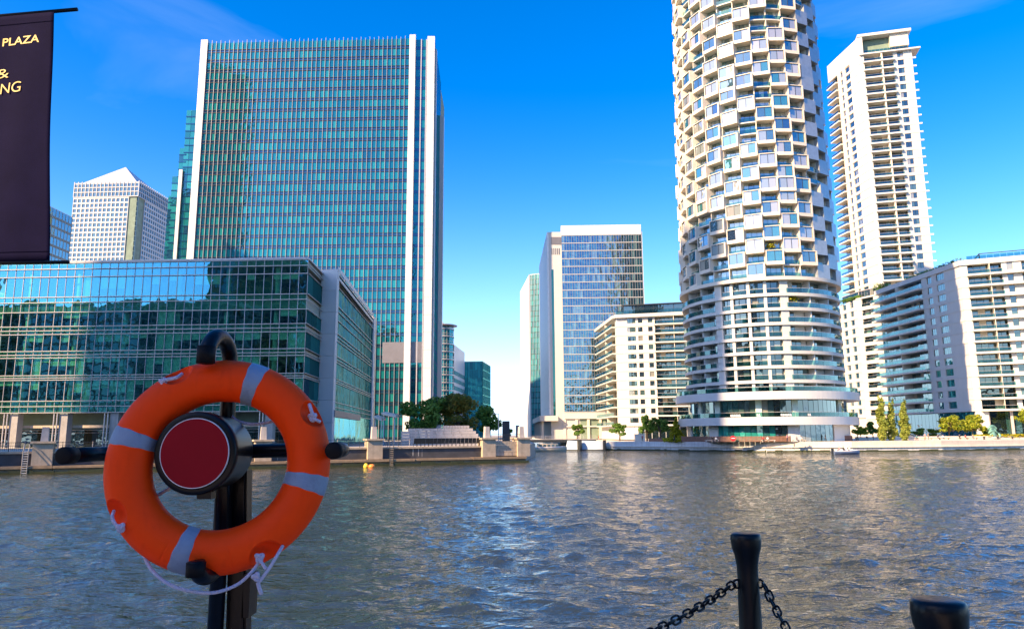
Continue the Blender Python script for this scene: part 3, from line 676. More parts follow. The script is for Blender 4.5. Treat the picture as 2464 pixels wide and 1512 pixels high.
# ================================================================== white apartment blocks
def apartment(r, f, z0, nf, fh, layout, proj=1.5, s0=0., s1=None, wallm='white', slab=True, vis=None, lim=140, zcap=None, depth=2.0, step=0., soff=.32, backm='cream', glz='glass_flat'):
    s1 = f.L if s1 is None else s1
    walls = [MB() for _ in layout]; panes = []; bal = []
    for i in range(nf):
        z = z0+i*fh; zt_ = z+fh
        if slab:
            lo_ = min([a for t, a, c in layout if t == 'balcony'] or [0]); hi_ = max([c for t, a, c in layout if t == 'balcony'] or [1])
            b = MB(); f.box(b, s0, s1, -.3, .12, z-soff, z+.1)
            if proj > 0 and any(t == 'balcony' for t, *_ in layout):
                f.box(b, min(s0, lo_*f.L) if lo_ < .05 else lo_*f.L-.3, max(s1, hi_*f.L) if hi_ > .95 else hi_*f.L+.3, .12, proj, z-soff, z+.1)
                f.box(b, lo_*f.L, hi_*f.L, -depth, -.3, z-soff, z+.1)
            b.build('slab', wallm, r)
        for wall, (t, a, c) in zip(walls, layout):
            u0, u1 = a*f.L, c*f.L
            if t == 'blank': f.box(wall, u0, u1, -.6, .003, z, zt_)
            elif t == 'window':
                b = MB(); f.box(b, u0, u1, -.5, 0, z+.1, z+.75); f.box(b, u0, u1, -.5, 0, zt_-.62, zt_-soff); f.box(b, u0, u0+.05, -.5, -.002, z+.75, zt_-.62); b.build('window_surround', wallm, r)
                n_ = max(1, round((u1-u0)/1.1))
                for k in range(n_): panes.append((f, u0+(u1-u0)*k/n_+.05, u0+(u1-u0)*(k+1)/n_-.05, z+.78, zt_-.64, -.28))
            elif t == 'balcony':
                n_ = max(2, round((u1-u0)/1.7))
                for k in range(n_):
                    a0, a1 = u0+(u1-u0)*k/n_, u0+(u1-u0)*(k+1)/n_
                    if random.random() < .07: b = MB(); f.box(b, a0, a1, -depth-.1, -depth+.05, z+.1, zt_-soff); b.build('balcony_wall', backm, r)
                    else: panes.append((f, a0+.05, a1-.05, z+.1, zt_-soff-.02, -depth))
                m_ = max(2, round((u1-u0)/2.2))
                for k in range(m_): bal.append((f, u0+(u1-u0)*k/m_+.02, u0+(u1-u0)*(k+1)/m_-.02, z+.12, z+1.15, proj-.1))
                b = MB(); f.box(b, u0, u1, proj-.14, proj-.04, z+1.16, z+1.22); b.build('handrail', 'rail', r)
            elif t == 'screen': b = MB(); f.box(b, u0, u1, -depth, proj-.3, z+.1, zt_-soff); b.build('balcony_screen', backm, r)
    for wall in walls: wall.build('wall', wallm, r)
    cells(r, 'pane', panes, glz, lim, .004, vis); cells(r, 'balustrade', bal, 'glass_rail', lim, .002, vis, t=.03)
# --- E: mid white block left of the round tower
ze = zat(1482, 763, 240); EC = atZ(1482, 763, ze); ER = atZ(1644, 755.5, ze); EL = atZ(1438, 796, ze)
EB = root('apartment_block', (EC.x, EC.y, QZ), 'mid-height white apartment block with shaded balcony corner left of the round tower', 'apartment building')
fE, fEl = Face(EC, EC+(ER-EC)*1.15), Face(EL, EC)
b = MB(); b.prism([tuple(Vector(p[:2])) for p in (EL+Vector((3, 3, 0)), EC+Vector((1.6, 2.4, 0)), fE.pt(fE.L, -2.4, 0), fE.pt(fE.L, -30, 0), EL+Vector((14, 20, 0)))], QZ, ze-.2); b.build('core', 'interior', EB)
z1e = zat(1482, 1022, 240); nfe = 12; fhe = (ze-z1e)/nfe
lay = [('blank', 0, .14), ('window', .14, .25), ('blank', .25, .28), ('window', .28, .34), ('blank', .34, .41), ('window', .41, .47), ('blank', .47, .50), ('balcony', .50, .74), ('screen', .738, .745), ('balcony', .745, 1.)]
apartment(EB, fE, z1e, nfe, fhe, lay, 1.3, vis=lambda x, y: x < 1650)
apartment(EB, fEl, z1e, nfe, fhe, [('balcony', .0, .55), ('screen', .55, .57), ('balcony', .57, .93), ('blank', .93, 1.)], 1.3, s0=0)
for f_ in (fE, fEl): b = MB(); f_.box(b, -.5, f_.L, -14, 1.2, ze-.35, ze+.7); b.build('roof_slab', 'white', EB)
b = MB(); fE.box(b, 0, fE.L, -1, -.4, QZ, z1e-.3); fEl.box(b, 0, fEl.L, -1.2, -.5, QZ, z1e-.3); b.build('ground_wall', 'pale_wall', EB)
lst = [(fE, 6+2.2*k, 8+2.2*k, QZ+.2, z1e-.5, -.3) for k in range(8)]; cells(EB, 'shop_pane', lst, 'glass_dark', 50)
b = MB(); fE.box(b, 2, fE.L, -13, -4, ze+.7, zat(1560, 732, 242)-.3); b.build('penthouse', 'glass_flat', EB)
b = MB(); fE.box(b, 1.5, fE.L, -13.5, -3.2, zat(1560, 732, 242)-.3, zat(1560, 732, 242)); b.build('penthouse_roof', 'dark_metal', EB)
lst = [(fE, 1.2*k, 1.2*k+1.15, ze+.75, ze+1.9, .9) for k in range(int(fE.L/1.2))]; cells(EB, 'balustrade', lst, 'glass_rail', 60, .002)
for k in range(9): b = MB(); fE.box(b, 2+k*3.3, 2.15+k*3.3, -4, -3.85, ze+.7, zat(1560, 732, 242)-.2); b.build('post', 'dark_metal', EB)
# --- F: tall white residential tower on the right
zf = zat(2062, 86, 300); FCc = atZ(2062, 86, zf); FRr = atZ(2187, 70, zf); FLl = atZ(1989, 155, zf)
FB_ = root('residential_tower', (FCc.x, FCc.y, QZ), 'tall slim white residential tower with long stacked balconies right of the round tower', 'skyscraper')
fF, fFl = Face(FCc, FRr), Face(FLl, FCc)
fhf = 3.75; nff = 38; ztop = zf-9.5; z0f = ztop-nff*fhf
b = MB(); b.prism([(FLl.x+2.4, FLl.y+1), (FCc.x+2.2, FCc.y+2.6), fF.pt(fF.L-.3, -2.4, 0)[:2], fF.pt(fF.L-.3, -40, 0)[:2], (FLl.x+20, FLl.y+18)], QZ, ztop+8); b.build('core', 'interior', FB_)
visF = lambda x, y: y < 690 and x > 1995
apartment(FB_, fF, z0f, nff, fhf, [('blank', 0, .07), ('balcony', .07, .40), ('screen', .40, .43), ('balcony', .43, .64), ('blank', .64, .72), ('window', .72, .84), ('blank', .84, 1.)], 1.5, s0=0, s1=fF.L+1.4, vis=visF, soff=.55, lim=160)
apartment(FB_, fFl, z0f, nff, fhf, [('balcony', .0, .30), ('blank', .30, .40), ('window', .40, .47), ('blank', .47, .55), ('window', .55, .70), ('blank', .70, 1.)], 1.2, vis=visF, soff=.45, wallm='cream', lim=160)
b = MB(); fFl.box(b, 0, fFl.L, -1, .05, ztop, zf-1.2); b.build('blank_wall', 'cream', FB_)
b = MB(); fF.box(b, -.2, fF.L+.4, -30, .9, zf-1.2, zf); b.build('roof', 'white', FB_)
b = MB(); fF.box(b, 0, fF.L*.08, -2, .6, QZ, zf-1.2); b.build('corner_pier', 'white', FB_)
b = MB(); fF.box(b, fF.L*.08, fF.L*.62, -6.2, -6, ztop, zf-1.2); b.build('recess_wall', 'grey_panel', FB_)
b = MB(); fF.box(b, fF.L*.62, fF.L*.97, -6, -.4, ztop+2.5, zf-1.2); b.build('crown_wall', 'cream', FB_)
lst = [(fF, fF.L*.08+1.6*k, fF.L*.08+1.6*k+1.5, ztop+.15, ztop+1.5, .9) for k in range(int(fF.L*.9/1.6))]; cells(FB_, 'balustrade', lst, 'glass_rail', 60, .002)
b = MB(); fF.box(b, 0, fF.L+3.2, -6, 1.5, ztop-.5, ztop+.1); b.build('terrace', 'white', FB_)
# --- H: lower white block below it
zh = zat(2060, 720, 290); HC = atZ(2060, 720, zh); HL = atZ(2019, 734, zh); HR = atZ(2125, 706, zh)
HB = root('stair_block', (HC.x, HC.y, QZ), 'narrow white block with small square windows below the tall slim tower', 'apartment building')
fH, fHl = Face(HC, HR), Face(HL, HC)
b = MB(); b.prism([(HL.x+1, HL.y+1), (HC.x+1, HC.y+2.3), fH.pt(fH.L, -2.3, 0)[:2], fH.pt(fH.L, -25, 0)[:2], (HL.x+9, HL.y+24)], QZ, zh-.2); b.build('core', 'interior', HB)
nfh = 13; fhh = (zh-zat(2060, 1000, 290))/nfh
apartment(HB, fH, zh-nfh*fhh, nfh, fhh, [('blank', 0, .18), ('balcony', .18, .62), ('blank', .62, 1.)], .15, vis=lambda x, y: x > 2060, soff=1.3, depth=1.6)
apartment(HB, fHl, zh-nfh*fhh, nfh, fhh, [('blank', 0, .18), ('window', .18, .38), ('blank', .38, .60), ('window', .60, .80), ('blank', .80, 1.)], 0, soff=.7)
b = MB(); fH.box(b, -.2, fH.L, -20, .2, zh-.2, zh+.4); fH.box(b, 0, fH.L, -1, -.3, QZ, zh-nfh*fhh); fHl.box(b, 0, fHl.L, -1, -.3, QZ, zh-nfh*fhh); b.build('roof', 'white', HB)
lst = [(fH, 1.4*k, 1.4*k+1.3, zh+.45, zh+3.2, -1.5) for k in range(int(fH.L/1.4))]+[(fHl, 1.4*k, 1.4*k+1.3, zh+.45, zh+3.2, -1.5) for k in range(int(fHl.L/1.4))]
cells(HB, 'terrace_glass', lst, 'glass_flat', 60, .004)
for f_ in (fH, fHl): b = MB(); f_.box(b, 0, f_.L, -1.7, -1.2, zh+3.2, zh+3.5); b.build('terrace_beam', 'rail', HB)
# --- G: long white block at the right edge
zg_ = zat(2308, 637, 225); GC = atZ(2308, 637, zg_); GL = atZ(2108, 707, zg_); GR0 = atZ(2463, 624, zg_); GR = GC+(GR0-GC)*1.9
GB = root('balcony_block', (GC.x, GC.y, QZ), 'long white block with dark glass balconies at the right edge of the picture', 'apartment building')
fG, fGl = Face(GC, GR), Face(GL, GC)
b = MB(); b.prism([(GL.x+2.4, GL.y+1), (GC.x+2.2, GC.y+2.6), fG.pt(fG.L, -2.4, 0)[:2], fG.pt(fG.L, -40, 0)[:2], (GL.x+30, GL.y+10)], QZ, zg_-.2); b.build('core', 'interior', GB)
z1g = zat(2330, 985, 225); nfg = 13; fhg = (zg_-z1g)/nfg
apartment(GB, fG, z1g, nfg, fhg, [('blank', 0, .06), ('balcony', .06, .235), ('screen', .235, .24), ('balcony', .24, .34), ('blank', .34, .38), ('window', .38, .43), ('blank', .43, .50), ('balcony', .50, 1.)], 1.5, vis=lambda x, y: x < 2480, soff=.5, lim=200)
apartment(GB, fGl, z1g, nfg, fhg, [('balcony', -.04, .30), ('screen', .30, .303), ('balcony', .303, .58), ('blank', .58, .64), ('window', .64, .695), ('blank', .695, .745), ('window', .745, .83), ('blank', .83, 1.)], 1.6, s0=-2, soff=.45, lim=200)
b = MB(); fG.box(b, -.3, fG.L, -38, .5, zg_-.3, zg_+1.3); fGl.box(b, -1, fGl.L, -20, .4, zg_-.3, zg_+1.28); b.build('roof', 'white', GB)
b = MB(); fG.box(b, 0, fG.L, -2.5, -2.2, QZ, z1g-.4); fGl.box(b, 0, fGl.L, -2.4, -2.1, QZ, z1g-.4); b.build('ground_wall', 'interior', GB)
lst = [(fG, 2*k+2, 2*k+3.9, QZ+.1, z1g-.6, -1.9) for k in range(12)]+[(fGl, 2*k, 2*k+1.9, QZ+.1, z1g-.6, -1.9) for k in range(int(fGl.L/2))]; cells(GB, 'shop_pane', lst, 'glass_dark', 60, .003)
for k in range(5): b = MB(); fG.box(b, 3+6*k, 3.7+6*k, -1.2, -.5, QZ, z1g-.5); b.build('column', 'stone_pale', GB)
b = MB(); fG.box(b, 0, 3.4, -2, -.05, QZ, z1g); b.build('corner_pier', 'white', GB)
lst = [(fG, 2+1.8*k, 3.7+1.8*k, zg_+1.3, zg_+2.5, .2) for k in range(20)]; cells(GB, 'balustrade', lst, 'glass_rail', 60, .002)
b = MB(); p0 = fGl.pt(fGl.L*.35, -10, 0); b.box(p0.x, p0.x+14, p0.y, p0.y+10, zg_+1.3, zg_+4.5); b.build('roof_cabin', 'dark_metal', GB)
b = MB()
for a, c in (((6, -3), (20, -3)), ((6, -12), (20, -12)), ((6, -3), (6, -12)), ((20, -3), (20, -12))): b.bar(fG.pt(a[0], a[1], zg_+3.6), fG.pt(c[0], c[1], zg_+3.6), .25)
for u, d in ((6, -3), (20, -3), (6, -12), (20, -12)): b.bar(fG.pt(u, d, zg_+1.3), fG.pt(u, d, zg_+3.6), .25)
b.build('pergola', 'dark_metal', GB)
# ================================================================== round residential tower
OPC = Vector((66.3, 194.0)); RAD0 = -math.atan2(OPC.x, OPC.y)
RT = root('round_tower', (OPC.x, OPC.y, QZ-.3), 'tall round white residential tower with staggered box windows above ringed balconies', 'skyscraper')
PZ = QZ-.3
def ringpt(a, r, z):
    e = radial(a); return Vector((OPC.x+e[0]*r, OPC.y+e[1]*r, z))
def ringface(a, r):     # tangent facade centred on angle a
    e = radial(a); t = Vector((-e[1], e[0], 0)); p = ringpt(a, r, 0)
    return Face(p-t*10, p+t*10)
yf = OPC.y-20.0
zr_ = [zat(1825, y, yf) for y in (1012, 951, 916, 881, 846.5, 812, 777, 742, 707, 668)]
A0, A1 = R_(-125), R_(125)
R0 = 20.0
b = MB(); b.arc(OPC, 2, 17.0, PZ, 166, A0, A1, 60); b.build('core', 'interior', RT)
# two wide terrace bands above the shops
for z, hh, rr, aa, ab in ((zr_[0], 1.9, 22.3, -100, 112), (zr_[1], 1.9, 22.8, -100, 112)):
    b = MB(); b.arc(OPC, 17.1, rr, z-hh/2, z+hh/2, R_(aa), R_(ab), 60); b.build('terrace_band', 'white_panel', RT)
# rings
for i, z in enumerate(zr_[2:-1]):
    b = MB(); b.arc(OPC, 16.8, R0, z-.42, z+.36, R_(-110), R_(-29), 26); b.build('balcony_slab', 'white', RT)
    b = MB(); b.arc(OPC, 16.8, R0-.05, z-.40, z+.34, R_(-29), R_(21), 16); b.build('floor_band', 'white', RT)
    b = MB(); b.arc(OPC, 16.8, R0, z-.42, z+.36, R_(21), R_(118), 30); b.build('balcony_slab', 'white', RT)
zT = zr_[-1]
b = MB(); b.arc(OPC, 16.8, R0+.6, zT-.55, zT+.3, R_(-115), R_(118), 64); b.build('transfer_slab', 'cream', RT)
# vertical piers
for deg in (-29, -18.5, -6.5, 5, 18):
    wd = 1.9 if deg in (-29, 18) else .7
    b = MB(); f_ = ringface(R_(deg), R0-.45); f_.box(b, 10-wd/2, 10+wd/2, -1.6, 0, zr_[1]+.9, zT-.5); b.build('pier', 'white', RT)
pan = []; bal = []
fl = zr_[1:]
for i in range(len(fl)-1):
    z0, z1 = fl[i]+(.95 if i == 0 else .36), fl[i+1]-.44
    for deg in np.arange(-108, 116, 4.6):
        mid = -30 < deg < 20
        f_ = ringface(R_(deg), 18.7 if mid else 17.3); hw = f_.L/2*0+ (18.7 if mid else 17.3)*R_(4.6)/2-.06
        if not mid and random.random() < .25:
            b = MB(); f_.box(b, 10-hw-.05, 10+hw+.05, -.1, .05, z0, z1); b.build('balcony_wall', 'white_panel', RT); continue
        pan.append((f_, 10-hw, 10+hw, z0, z1, 0))
    for deg in np.arange(-108, 116, 5.2):
        mid = -30 < deg < 19
        rr = R0-.75 if mid else R0-.15; f_ = ringface(R_(deg), rr); hw = rr*R_(5.2)/2-.02
        bal.append((f_, 10-hw, 10+hw, z0+.05, z0+1.15, 0))
    rl = MB()
    for a, c, rr in ((-110, -29, R0-.12), (-29, 20, R0-.72), (20, 118, R0-.12)):
        rl.arc(OPC, rr-.08, rr, z0+1.16, z0+1.24, R_(a), R_(c), 20)
    rl.build('handrail', 'rail', RT)
    for deg in (-62, -45, 38, 57, 76):
        b = MB(); f_ = ringface(R_(deg), R0-.4); f_.box(b, 9.9, 10.1, -2.6, 0, z0, z1); b.build('balcony_divider', 'white_panel', RT)
# shopfront and restaurant level
for lev, (z0, z1, rr) in enumerate(((PZ, zr_[0]-.95, 19.8), (zr_[0]+.95, zr_[1]-.95, 19.6))):
    for deg in np.arange(-96, 104, 4.0):
        f_ = ringface(R_(deg), rr); hw = rr*R_(4.0)/2-.05
        if lev == 0 and (deg < -64 or deg > 50 or abs(deg-18) < 3 or abs(deg+38) < 3):
            b = MB(); f_.box(b, 10-hw-.06, 10+hw+.06, -.4, .25, z0, z1); b.build('ground_wall', 'white_panel', RT)
        else: pan.append((f_, 10-hw, 10+hw, z0+.05, z1, 0))
for deg in (-52, -34, -4, 20, 60):
    f_ = ringface(R_(deg), 19.85); b = MB(); f_.box(b, 9.3, 10.7, -.6, .1, zr_[0]+.95, zr_[1]-.95); b.build('column', 'column_in', RT)
shop = [p for p in pan if p[3] < PZ+.2 and project(p[0].pt(10, 0, 4))[0] < 1860]
pan = [p for p in pan if not any(p is q for q in shop)]
cells(RT, 'shop_pane', shop, 'glass_shop', 60, .003)
b = MB(); b.arc(OPC, 22.0, 22.08, zr_[0]+2.0, zr_[0]+2.08, R_(-98), R_(110), 50); b.build('handrail', 'rail', RT)
bal += [(ringface(R_(d), 22.05), 10-.72, 10+.72, zr_[0]+.95, zr_[0]+1.98, 0) for d in np.arange(-96, 110, 3.85)]
b = MB(); b.arc(OPC, 22.4, 22.48, zr_[1]+2.0, zr_[1]+2.08, R_(-98), R_(110), 50); b.build('handrail', 'rail', RT)
bal += [(ringface(R_(d), 22.45), 10-.72, 10+.72, zr_[1]+.95, zr_[1]+1.98, 0) for d in np.arange(-96, 110, 3.8)]
# pale sign strips on the restaurant balcony
for px, n in ((1768, 6), (1818, 2), (1876, 6), (1925, 2)):
    a = math.asin(max(-1, min(1, ((px-1832)/1761*184)/22.1))); f_ = ringface(a, 22.15); b = MB(); u = 10-n*.2
    for k in range(n): b.add([], []); f_.box(b, u+k*.42, u+k*.42+.27, .0, .03, zr_[0]+1.1+.1*(k % 2), zr_[0]+1.62); f_.box(b, u+k*.42, u+k*.42+.4, .0, .03, zr_[0]+1.1, zr_[0]+1.2)
    b.build('sign_strip', 'white_trim', RT)
# ---- pods: box windows staggered from column to column
NC = 28; FHP = 3.12; NP = 28
def pod_mesh(solid):
    W_, lo_, hi_, t, d = 4.25, -.85, 2.85, .20, .75
    b = MB()
    b.box(-W_/2, W_/2, -d, 1.9, lo_, .0)           # deep sill box
    b.box(-W_/2, W_/2, -d, 1.9, hi_-t, hi_)        # head
    b.box(-W_/2, -W_/2+t, -d, 1.9, 0, hi_-t); b.box(W_/2-t*1.9, W_/2, -d, 1.9, 0, hi_-t)
    if solid: b.box(-W_/2+.05, W_/2-.05, -d-.15, -d-.01, lo_, hi_)
    return b.mesh('pod', 'grey_panel' if solid else 'cream')
PODM, PODS = pod_mesh(False), pod_mesh(True)
b = MB(); xl, xr, zh_ = -1.92, 1.74, 2.63
b.box(-.05, .05, -.56, -.44, .02, zh_); b.box(xl, xr, -.56, -.44, .0, .07); b.box(xl, xr, -.56, -.44, zh_-.04, zh_+.01); b.box(xl, xl+.07, -.555, -.445, .0, zh_); b.box(xr-.07, xr, -.555, -.445, 0, zh_)
FRM = b.mesh('window_frame', 'dark_metal')
b = MB(); b.box(xl+.07, -.05, -.50, -.46, .05, zh_-.03); W1M = b.mesh('window_pane', 'glass_pod')
b = MB(); b.box(.05, xr-.07, -.50, -.46, .05, zh_-.03); W2M = b.mesh('window_pane', 'glass_pod')
pan2 = []; bal2 = []
RP = 19.6
for i in range(NP):
    z = zT+.3+i*FHP; RP = 19.45-.043*i                # the shaft narrows a little upwards
    b = MB(); b.arc(OPC, 16.8, RP-.1, z-.16, z+.14, R_(-115), R_(118), 64); b.build('floor_edge', 'white', RT)
    for c in range(NC):
        a = 2*math.pi*c/NC; a = a-2*math.pi if a > math.pi else a
        if not R_(-112) < a < R_(112): continue
        twist = i*.0
        f_ = ringface(a, RP)
        if ((c+i) % 2 == 0) != (random.random() < .05):
            rot = Matrix.Rotation(R_(-7), 4, 'Z')
            solid = a > R_(47)
            base = f_.mtx(10+random.gauss(0, .06), random.choice((0, 0, .12, -.18)), z+.70) @ Matrix.Rotation(random.gauss(0, .03), 4, 'Z') @ rot
            p = piece('pod', PODS if solid else PODM, RT, base)
            if not solid and a < R_(62):
                piece('window_frame', FRM, p, base); piece('window_pane', W1M, p, base @ Matrix.Rotation(random.gauss(0, .008), 4, 'Z')); piece('window_pane', W2M, p, base @ Matrix.Rotation(random.gauss(0, .008), 4, 'Z'))
        else:
            f2 = ringface(a, RP-1.5)
            for k in (0, 1, 2): pan2.append((f2, 10-1.95+k*1.3+.04, 10-1.95+(k+1)*1.3-.04, z+.15, z+FHP-.2, 0))
            bal2.append((ringface(a, RP-.2), 10-2.05, 10+2.05, z+.2, z+1.2, 0))
        e = ringface(a+math.pi/NC, RP-.15); b = MB(); e.box(b, 9.9, 10.1, -2.3, 0, z+.14, z+FHP-.16); b.build('divider', 'cream', RT)
# storeys above the picture's top edge: they show in the water and the glass only
up = MB(); upg = MB(); ups = MB()
for i in range(NP, int((166-zT)/FHP)):
    z = zT+.3+i*FHP; up.arc(OPC, 16.8, RP-.1, z-.16, z+.14, R_(-115), R_(118), 48)
    for c in range(NC):
        a = 2*math.pi*c/NC; a = a-2*math.pi if a > math.pi else a
        if not R_(-112) < a < R_(112): continue
        f_ = ringface(a, RP)
        if (c+i) % 2 == 0:
            f_.box(up, 10-2.1, 10+2.1, -1.9, .75, z-.15, z+.7); f_.box(up, 10-2.1, 10+2.1, -1.9, .75, z+3.35, z+3.55)
            for sx in (-1, 1): f_.box(up, 10+sx*2.0-.12, 10+sx*2.0+.12, -1.9, .75, z+.7, z+3.35)
            f_.box(upg, 10-1.9, 10+1.9, .4, .5, z+.7, z+3.35)
        else: f2 = ringface(a, RP-1.5); f2.box(upg, 10-1.95, 10+1.95, -.1, 0, z+.15, z+FHP-.2)
up.arc(OPC, 2, RP+.8, 166, 167.5, R_(-115), R_(118), 64)
up.build('upper_pods', 'cream', RT, kind='stuff'); upg.build('upper_glazing', 'glass_pod', RT, kind='stuff')
cells(RT, 'window_pane', pan, 'glass_flat', 150, .006, lambda x, y: x < 2060)
cells(RT, 'balcony_pane', pan2, 'glass_pod', 300, .006, lambda x, y: x < 2060)
cells(RT, 'balustrade', bal+bal2, 'glass_rail', 300, .003, None, t=.03)
for px, py in ((1868, 590), (1910, 716)):
    a = math.asin(((px-1832)/1761*184)/19.2); f_ = ringface(a, 19.0)
    zz = zat(px, py, yf)
    t_ = MB()
    for _ in range(160):
        u, d, z = random.gauss(10, .55), random.gauss(-.1, .3), zz+random.gauss(0, .45); p = f_.pt(u, d, z)
        q = Vector((random.gauss(0, 1), random.gauss(0, 1), random.gauss(0, 1))).normalized()*.22; s = q.orthogonal().normalized()*.14
        t_.add([p-q-s, p+q-s, p+q+s, p-q+s], [(0, 1, 2, 3)])
    tag(t_.build('balcony_plant', 'leaf_yellow'), 'yellow-green bush on a balcony of the round tower '+('among the box windows' if py < 600 else 'above the topmost ring'), 'plant', 'plants on the round tower')

# ================================================================== trees and plants
def crown_mesh(blobs, n, size, mname, seed, name='crown', hole=.0):
    rs = np.random.RandomState(seed); vol = np.array([bx*by*bz for _, _, _, bx, by, bz in blobs])**.7; vol /= vol.sum(); mb = MB()
    for _ in range(n):
        k = rs.choice(len(blobs), p=vol); cx, cy, cz, rx, ry_, rz_ = blobs[k]
        d = rs.normal(size=3); d /= np.linalg.norm(d); rr = rs.uniform(.45, 1.02)**.6
        p = Vector((cx+d[0]*rx*rr, cy+d[1]*ry_*rr, cz+d[2]*rz_*rr))
        nrm = Vector((d[0]*.5+rs.normal()*.6, d[1]*.5+rs.normal()*.6, d[2]*.5+.3+rs.normal()*.6)).normalized()
        x = nrm.orthogonal().normalized(); x = Matrix.Rotation(rs.uniform(0, 6.28), 3, nrm) @ x; y = nrm.cross(x); s = size*rs.uniform(.6, 1.3)
        mb.add([p-x*s, p-y*s*.55, p+x*s, p+y*s*.55], [(0, 1, 2, 3)])
    return mb.mesh(name, mname)
def tree(name, loc, h, wd, blobs_n, leafs, size, mname, label, cat, group, seed, trunk=.28, shape='round'):
    rs = random.Random(seed); r = root(name, loc, label, cat, group); W0 = WM[r.name]
    blobs = []
    if shape == 'column':
        for k in range(blobs_n):
            t = k/(blobs_n-1); rad = wd/2*(.55+.6*math.sin(math.pi*min(1, .15+t*.85)))*(1-.55*t)
            blobs.append((rs.gauss(0, .12*wd), rs.gauss(0, .12*wd), h*(.12+.82*t), rad, rad, h/blobs_n*1.1))
    elif shape == 'cone':
        for k in range(blobs_n):
            t = k/(blobs_n-1); rad = wd/2*(1-.85*t)
            for q in range(3): blobs.append((rs.gauss(0, .3*rad), rs.gauss(0, .3*rad), h*(.2+.75*t), rad*.8, rad*.8, h/blobs_n*.8))
    else:
        for k in range(blobs_n):
            a = rs.uniform(0, 6.28); q = wd/2*math.sqrt(rs.uniform(0, .75)); t = rs.uniform(.38, .92)
            q *= math.sin(math.pi*min(.92, max(.25, t-.1)))**.5
            blobs.append((q*math.cos(a), q*math.sin(a), h*t, wd*rs.uniform(.13, .24), wd*rs.uniform(.13, .24), h*rs.uniform(.07, .14)))
    me = crown_mesh(blobs, leafs, size, mname, seed)
    o = bpy.data.objects.new('crown', me); link(o, r, W0)
    b = MB(); b.tube([(0, 0, -.1), (rs.gauss(0, .1), 0, h*.3), (rs.gauss(0, .15), rs.gauss(0, .15), h*.75)], [trunk, trunk*.7, trunk*.25], 9)
    if shape == 'round':
        for k in range(6):
            bb = rs.choice(blobs); b.tube([(0, 0, h*rs.uniform(.22, .4)), (bb[0]*.5, bb[1]*.5, bb[2]*.75), (bb[0], bb[1], bb[2])], [trunk*.45, trunk*.3, .03], 6)
    me = b.mesh('trunk', 'bark', True); o = bpy.data.objects.new('trunk', me); link(o, r, W0)
    return r
def gp(px, Y, z=QZ): p = atY(px, 1040, Y); return (p.x, Y, z)
LG = 'trees on the left quay'
tree('broadleaf_tree', gp(1024, 139), 9.0, 8.6, 24, 3600, .34, 'leaf_dark', 'dark green spreading tree behind the stepped stone wall, nearest the tall tower', 'tree', LG, 1)
tree('broadleaf_tree', gp(1102, 142), 9.6, 8.2, 24, 3600, .34, 'leaf_autumn', 'green tree turning brown at its edge, right half of the pair behind the stone wall', 'tree', LG, 2)
tree('broadleaf_tree', gp(1176, 152), 7.6, 5.0, 20, 2200, .32, 'leaf_dark', 'smaller pointed dark tree between the stone wall and the lamp post', 'tree', LG, 3)
tree('broadleaf_tree', gp(1222, 170), 3.2, 2.2, 8, 500, .25, 'leaf_dark', 'small bush behind the dark upright slab', 'bush', None, 4)
RG = 'trees on the right promenade'
RZ = QZ-.3
tree('broadleaf_tree', gp(1388, 250, RZ), 5.6, 4.2, 14, 1200, .34, 'leaf_dark', 'low dark tree before the lobby of the white office tower', 'tree', RG, 5)
tree('palm_bush', gp(1490, 222, RZ), 5.2, 5.4, 12, 1100, .36, 'leaf_dark', 'low feathery bush before the corner of the white apartment block', 'bush', RG, 6)
tree('broadleaf_tree', gp(1556, 212, RZ), 7.2, 4.6, 14, 1300, .36, 'leaf_dark', 'dark leafy tree before the apartment block, left of a similar one', 'tree', RG, 7)
tree('broadleaf_tree', gp(1588, 210, RZ), 7.0, 5.0, 14, 1300, .36, 'leaf_dark', 'dark leafy tree next to the yellow cone-shaped tree', 'tree', RG, 8)
tree('conifer_tree', gp(1627, 195, RZ), 6.4, 3.8, 8, 1300, .3, 'leaf_yellow', 'bright yellow-green cone-shaped tree beside the foot of the round tower', 'tree', RG, 9, .16, 'cone')
PG = 'poplars on the promenade'
tree('poplar_tree', gp(2124, 184, RZ), 11.0, 2.6, 9, 1900, .34, 'leaf_poplar', 'tallest and leftmost of the three slim poplars on the promenade', 'tree', PG, 10, .2, 'column')
tree('poplar_tree', gp(2146, 185, RZ), 9.9, 2.3, 9, 1700, .34, 'leaf_poplar', 'middle one of the three slim poplars on the promenade', 'tree', PG, 11, .2, 'column')
tree('poplar_tree', gp(2178, 184, RZ), 10.1, 2.4, 9, 1800, .34, 'leaf_poplar', 'slim poplar standing apart to the right of its two neighbours', 'tree', PG, 12, .2, 'column')
tree('garden_tree', gp(2282, 210, RZ), 6.6, 6.6, 18, 2000, .33, 'leaf_bright', 'bright green tree on the promenade, left one of a pair beside the green sculpture', 'tree', RG, 13, .2)
tree('garden_tree', gp(2338, 211, RZ), 7.0, 7.2, 18, 2200, .33, 'leaf_bright', 'bright green round tree just left of the green sculpture', 'tree', RG, 14, .2)
tree('garden_tree', gp(2475, 208, RZ), 8.4, 6.0, 18, 1700, .33, 'leaf_bright', 'bright green tree cut off by the right edge of the picture', 'tree', RG, 15, .2)
